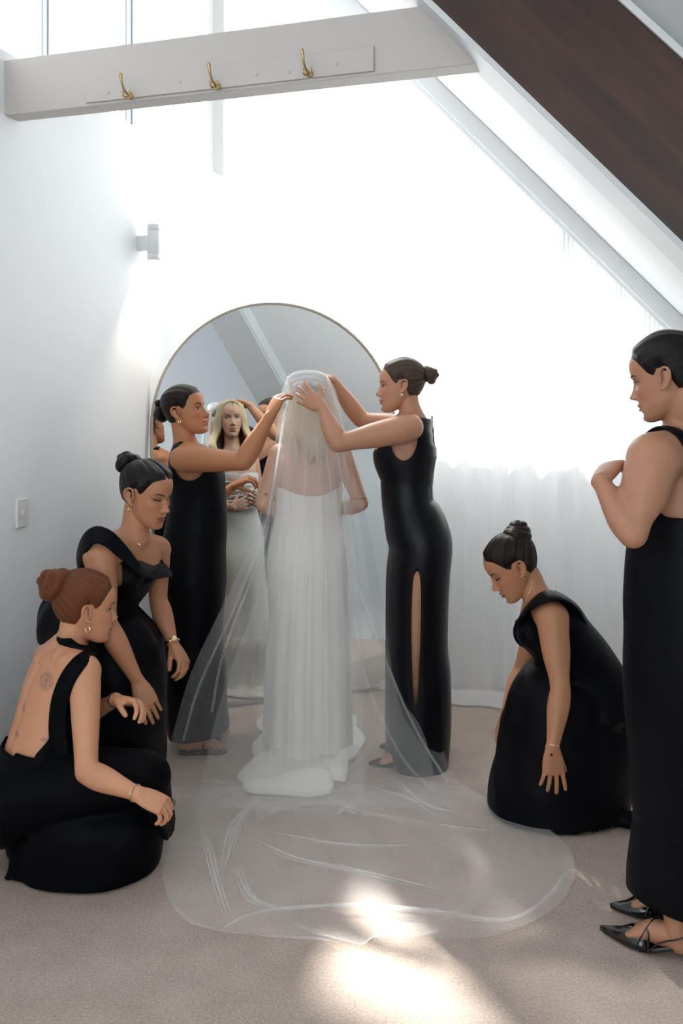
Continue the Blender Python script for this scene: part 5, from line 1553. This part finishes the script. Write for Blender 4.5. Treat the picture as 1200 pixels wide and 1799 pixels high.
# ---------------------------------------------------------------- bridesmaid standing at the right edge, nearest the camera
def woman_near():
    Y0 = 2.65; base = P(1190, 1648, Y0); base[2] = 0
    root = empty('person', base, 'bridesmaid standing at the right edge, hand raised to her chest', 'person')
    h = Head(P(1172, 668, 2.66), (-.84, .50, -.24), (-.16, .04, 1), 1.05, jaw=1.08)
    fw = nrm([-.72, .69, 0]); lt = np.cross(fw, Z_)
    def sec(py, l, a, b, Y=Y0):
        hx = math.hypot(a * lt[0], b * fw[0]); px = l + hx * FPX / Y
        return (P(px, py, Y), lt, a, b, b, fw)
    S = [sec(1574, 1107, .17, .16), sec(1535, 1109, .175, .165), sec(1473, 1116, .18, .165), sec(1434, 1118, .185, .165), sec(1338, 1108, .195, .17), sec(1200, 1098, .205, .175), sec(1126, 1098, .205, .175), sec(1058, 1097, .195, .165),
         sec(1000, 1100, .185, .155), sec(960, 1104, .178, .15), sec(915, 1110, .178, .145), sec(880, 1114, .178, .138)]
    T = [sec(830, 1118, .182, .125), sec(790, 1122, .175, .10), sec(765, 1140, .14, .075), sec(752, 1160, .09, .06)]
    sn = P(1148, 806, 2.50)
    en, wn = P(1112, 938, 2.44), P(1055, 846, 2.52)
    sf = P(1290, 800, 2.86); ef = P(1300, 950, 2.92); wf = P(1240, 1010, 3.02)
    nb = P(1200, 766, 2.68)
    core = [secs_loft(S[4:] + T, inset=.010)] + neck(h, nb, 1.10, (sn, sf)) + arm(sn, en, wn, 1.12, 1.42) + arm(sf, ef, wf, 1.1, 1.25)
    core += [tube([P(1195, 795, 2.62), sn], [.07, .074]), tube([P(1235, 795, 2.74), sf], [.07, .07])]
    a1, a2 = P(1186, 1655, 2.56), P(1176, 1612, 2.76); a1[2] = a2[2] = .115
    core += leg(P(1200, 1150, 2.58), P(1196, 1400, 2.57), a1, 1.08) + leg(P(1215, 1150, 2.74), P(1195, 1400, 2.75), a2, 1.08)
    t1 = P(1056, 1637, 2462.4 / (1637 - 720)); t2 = P(1072, 1598, 2462.4 / (1598 - 720)); t1[2] = t2[2] = .008
    t1[1] = 2.66
    t1 = np.array([P(1054, 1637, 2.685)[0], 2.685, .008])
    def shorter(a_, t_, k): q = a_ + (t_ - a_) * k; q[2] = .020; return q
    f1 = foot(a1, shorter(a1, t1, .66), np.cross(nrm(t1 - a1), Z_), toes=False); f2 = foot(a2, shorter(a2, t2, .66), np.cross(nrm(t2 - a2), Z_), toes=False)
    hn, _ = hand(wn, P(1082, 808, 2.60) - wn, (.62, .45, -.55), (-.55, .2, .8), curls=[(30, 30, 20), (26, 28, 20), (24, 26, 18), (22, 24, 18)], spread=4, thumb=(24, 12), s=1.05, thumb_in=.2)
    hf, _ = hand(wf, P(1210, 1020, 3.08) - wf, (0, 0, -1), (0, 1, 0), s=1.02)
    finish_body('body', root, base, core, hn + hf + f1 + f2, h, (.43, .21, .125), (.25, .085, .075), neck_pts=[(h.w((0, -.02, -.085)), .10), (wn, .05), (wf, .05), (a1, .07), (a2, .07)])
    face_parts(root, base, h, open_=.45, brow=(.014, .01, .009))
    hair_cap(root, base, h, HAIR_BLACK, (0, -.9, .15), thick=.012, front=.086)
    bun(root, base, h, HAIR_BLACK, (0, -.128, .03), (0, -.97, .15), .040, seed=5)
    V, F = secs_loft(S, n=120, per=10, fold=folds(.02, 4, 15, .0, .5), cap0=False, cap1=False, inset=-.002)
    cz = P(0, 899, Y0)[2]
    q = V - np.array([S[-1][0]]); fq = q @ fw
    s_ = V[:, 2] - (cz + .10 * smooth01(fq, -.02, .10))
    V = wrinkle(V, F, .0030, 22, 4, smooth01(V[:, 2], .8, 1.0))
    V2, F2 = clip(V, F, s_)
    cloth('dress', root, base, V2, F2, BLACK, 'black satin dress with wide shoulder strap and low back')
    # shoulder strap going over to the back
    st = [P(1122, 800, 2.72), P(1146, 764, 2.64), P(1170, 752, 2.575), P(1196, 764, 2.52), P(1226, 812, 2.475), P(1240, 905, 2.47)]
    link('strap', *tube(st, [(.007, .024), (.007, .024), (.007, .026), (.007, .028), (.007, .030), (.007, .032)], 14, 8, ref=nrm([.1, -.5, .85])), BLACK, root, base)
    st = [P(1232, 815, 2.97), P(1250, 770, 2.92), P(1268, 752, 2.83), P(1288, 772, 2.75), P(1300, 830, 2.67), P(1300, 905, 2.65)]
    link('strap', *tube(st, [(.007, .024), (.007, .024), (.007, .026), (.007, .028), (.007, .030), (.007, .032)], 14, 8, ref=nrm([.1, -.5, .85])), BLACK, root, base)
    for (t_, a_, lb) in ((t1, a1, 'pointed black patent slingback with crossed straps and buckles'), (t2, a2, 'pointed black patent slingback partly under the hem')):
        hp = a_.copy(); hp[2] = 0; tp = t_.copy(); tp[2] = 0; d_ = nrm(tp - hp); hp = hp - d_ * .052; sd = np.cross(d_, Z_); L = np.linalg.norm(tp - hp)
        # cut-away patent toe and insole
        rws = []; ang = np.linspace(0, 2 * np.pi, 28, endpoint=False)
        for t, ww, tpz, lf in ((.44, .042, .036, .006), (.54, .044, .050, .004), (.66, .040, .044, .003), (.78, .027, .028, .002), (.88, .017, .021, .002), (.96, .008, .015, .003), (1.0, .002, .010, .004)):
            c = hp + d_ * L * t; rws.append(c + (np.cos(ang) * ww)[:, None] * sd + (np.where(np.sin(ang) > 0, np.sin(ang) * tpz, np.sin(ang) * .004) + lf + .005)[:, None] * Z_)
        so = link('shoe', *rings_to_mesh(rws), PATENT, root, base); so['label'] = lb
        rws = []
        for t, ww, lf in ((0, .018, .045), (.05, .026, .044), (.2, .029, .030), (.4, .036, .009), (.52, .039, .004)):
            c = hp + d_ * L * t; rws.append(np.array([c + sd * ww + Z_ * lf, c + sd * ww + Z_ * (lf + .008), c - sd * ww + Z_ * (lf + .008), c - sd * ww + Z_ * lf]))
        link('insole', *rings_to_mesh(rws), PATENT, so, base)
        link('heel', *tube([hp + d_ * .02 + Z_ * .045, hp + d_ * .022 + Z_ * .02, hp + d_ * .024 + Z_ * .005], [.014, .008, .006], 12, 4), PATENT, so, base)
        g = lambda t, o, z: hp + d_ * L * t + sd * o + Z_ * z
        for pts in ([g(.50, .043, .012), g(.50, .030, .060), g(.47, .0, .076), g(.44, -.030, .062), g(.42, -.042, .012)], [g(.56, -.043, .015), g(.46, -.022, .072), g(.38, .012, .088), g(.24, .036, .060), g(.04, .030, .058)],
                    [g(.44, .040, .012), g(.30, .042, .045), g(.10, .034, .080), g(.0, .0, .090), g(.08, -.036, .080), g(.3, -.042, .050), g(.44, -.042, .012)]):
            link('strap', *tube(pts, [(.0022, .0042)] * len(pts), 8, 6, ref=Z_), PATENT, so, base)
        for c in (g(.70, .012, .034), g(.30, .0435, .046), g(.50, .035, .05)):
            link('buckle', *torus(c, nrm(sd * .7 + Z_ * .7), .0065, .0013, 20, 6), GOLD, so, base)
    return root

woman_right()
woman_left()
bride()
woman_bending()
woman_crouching()
woman_kneeling()
woman_near()
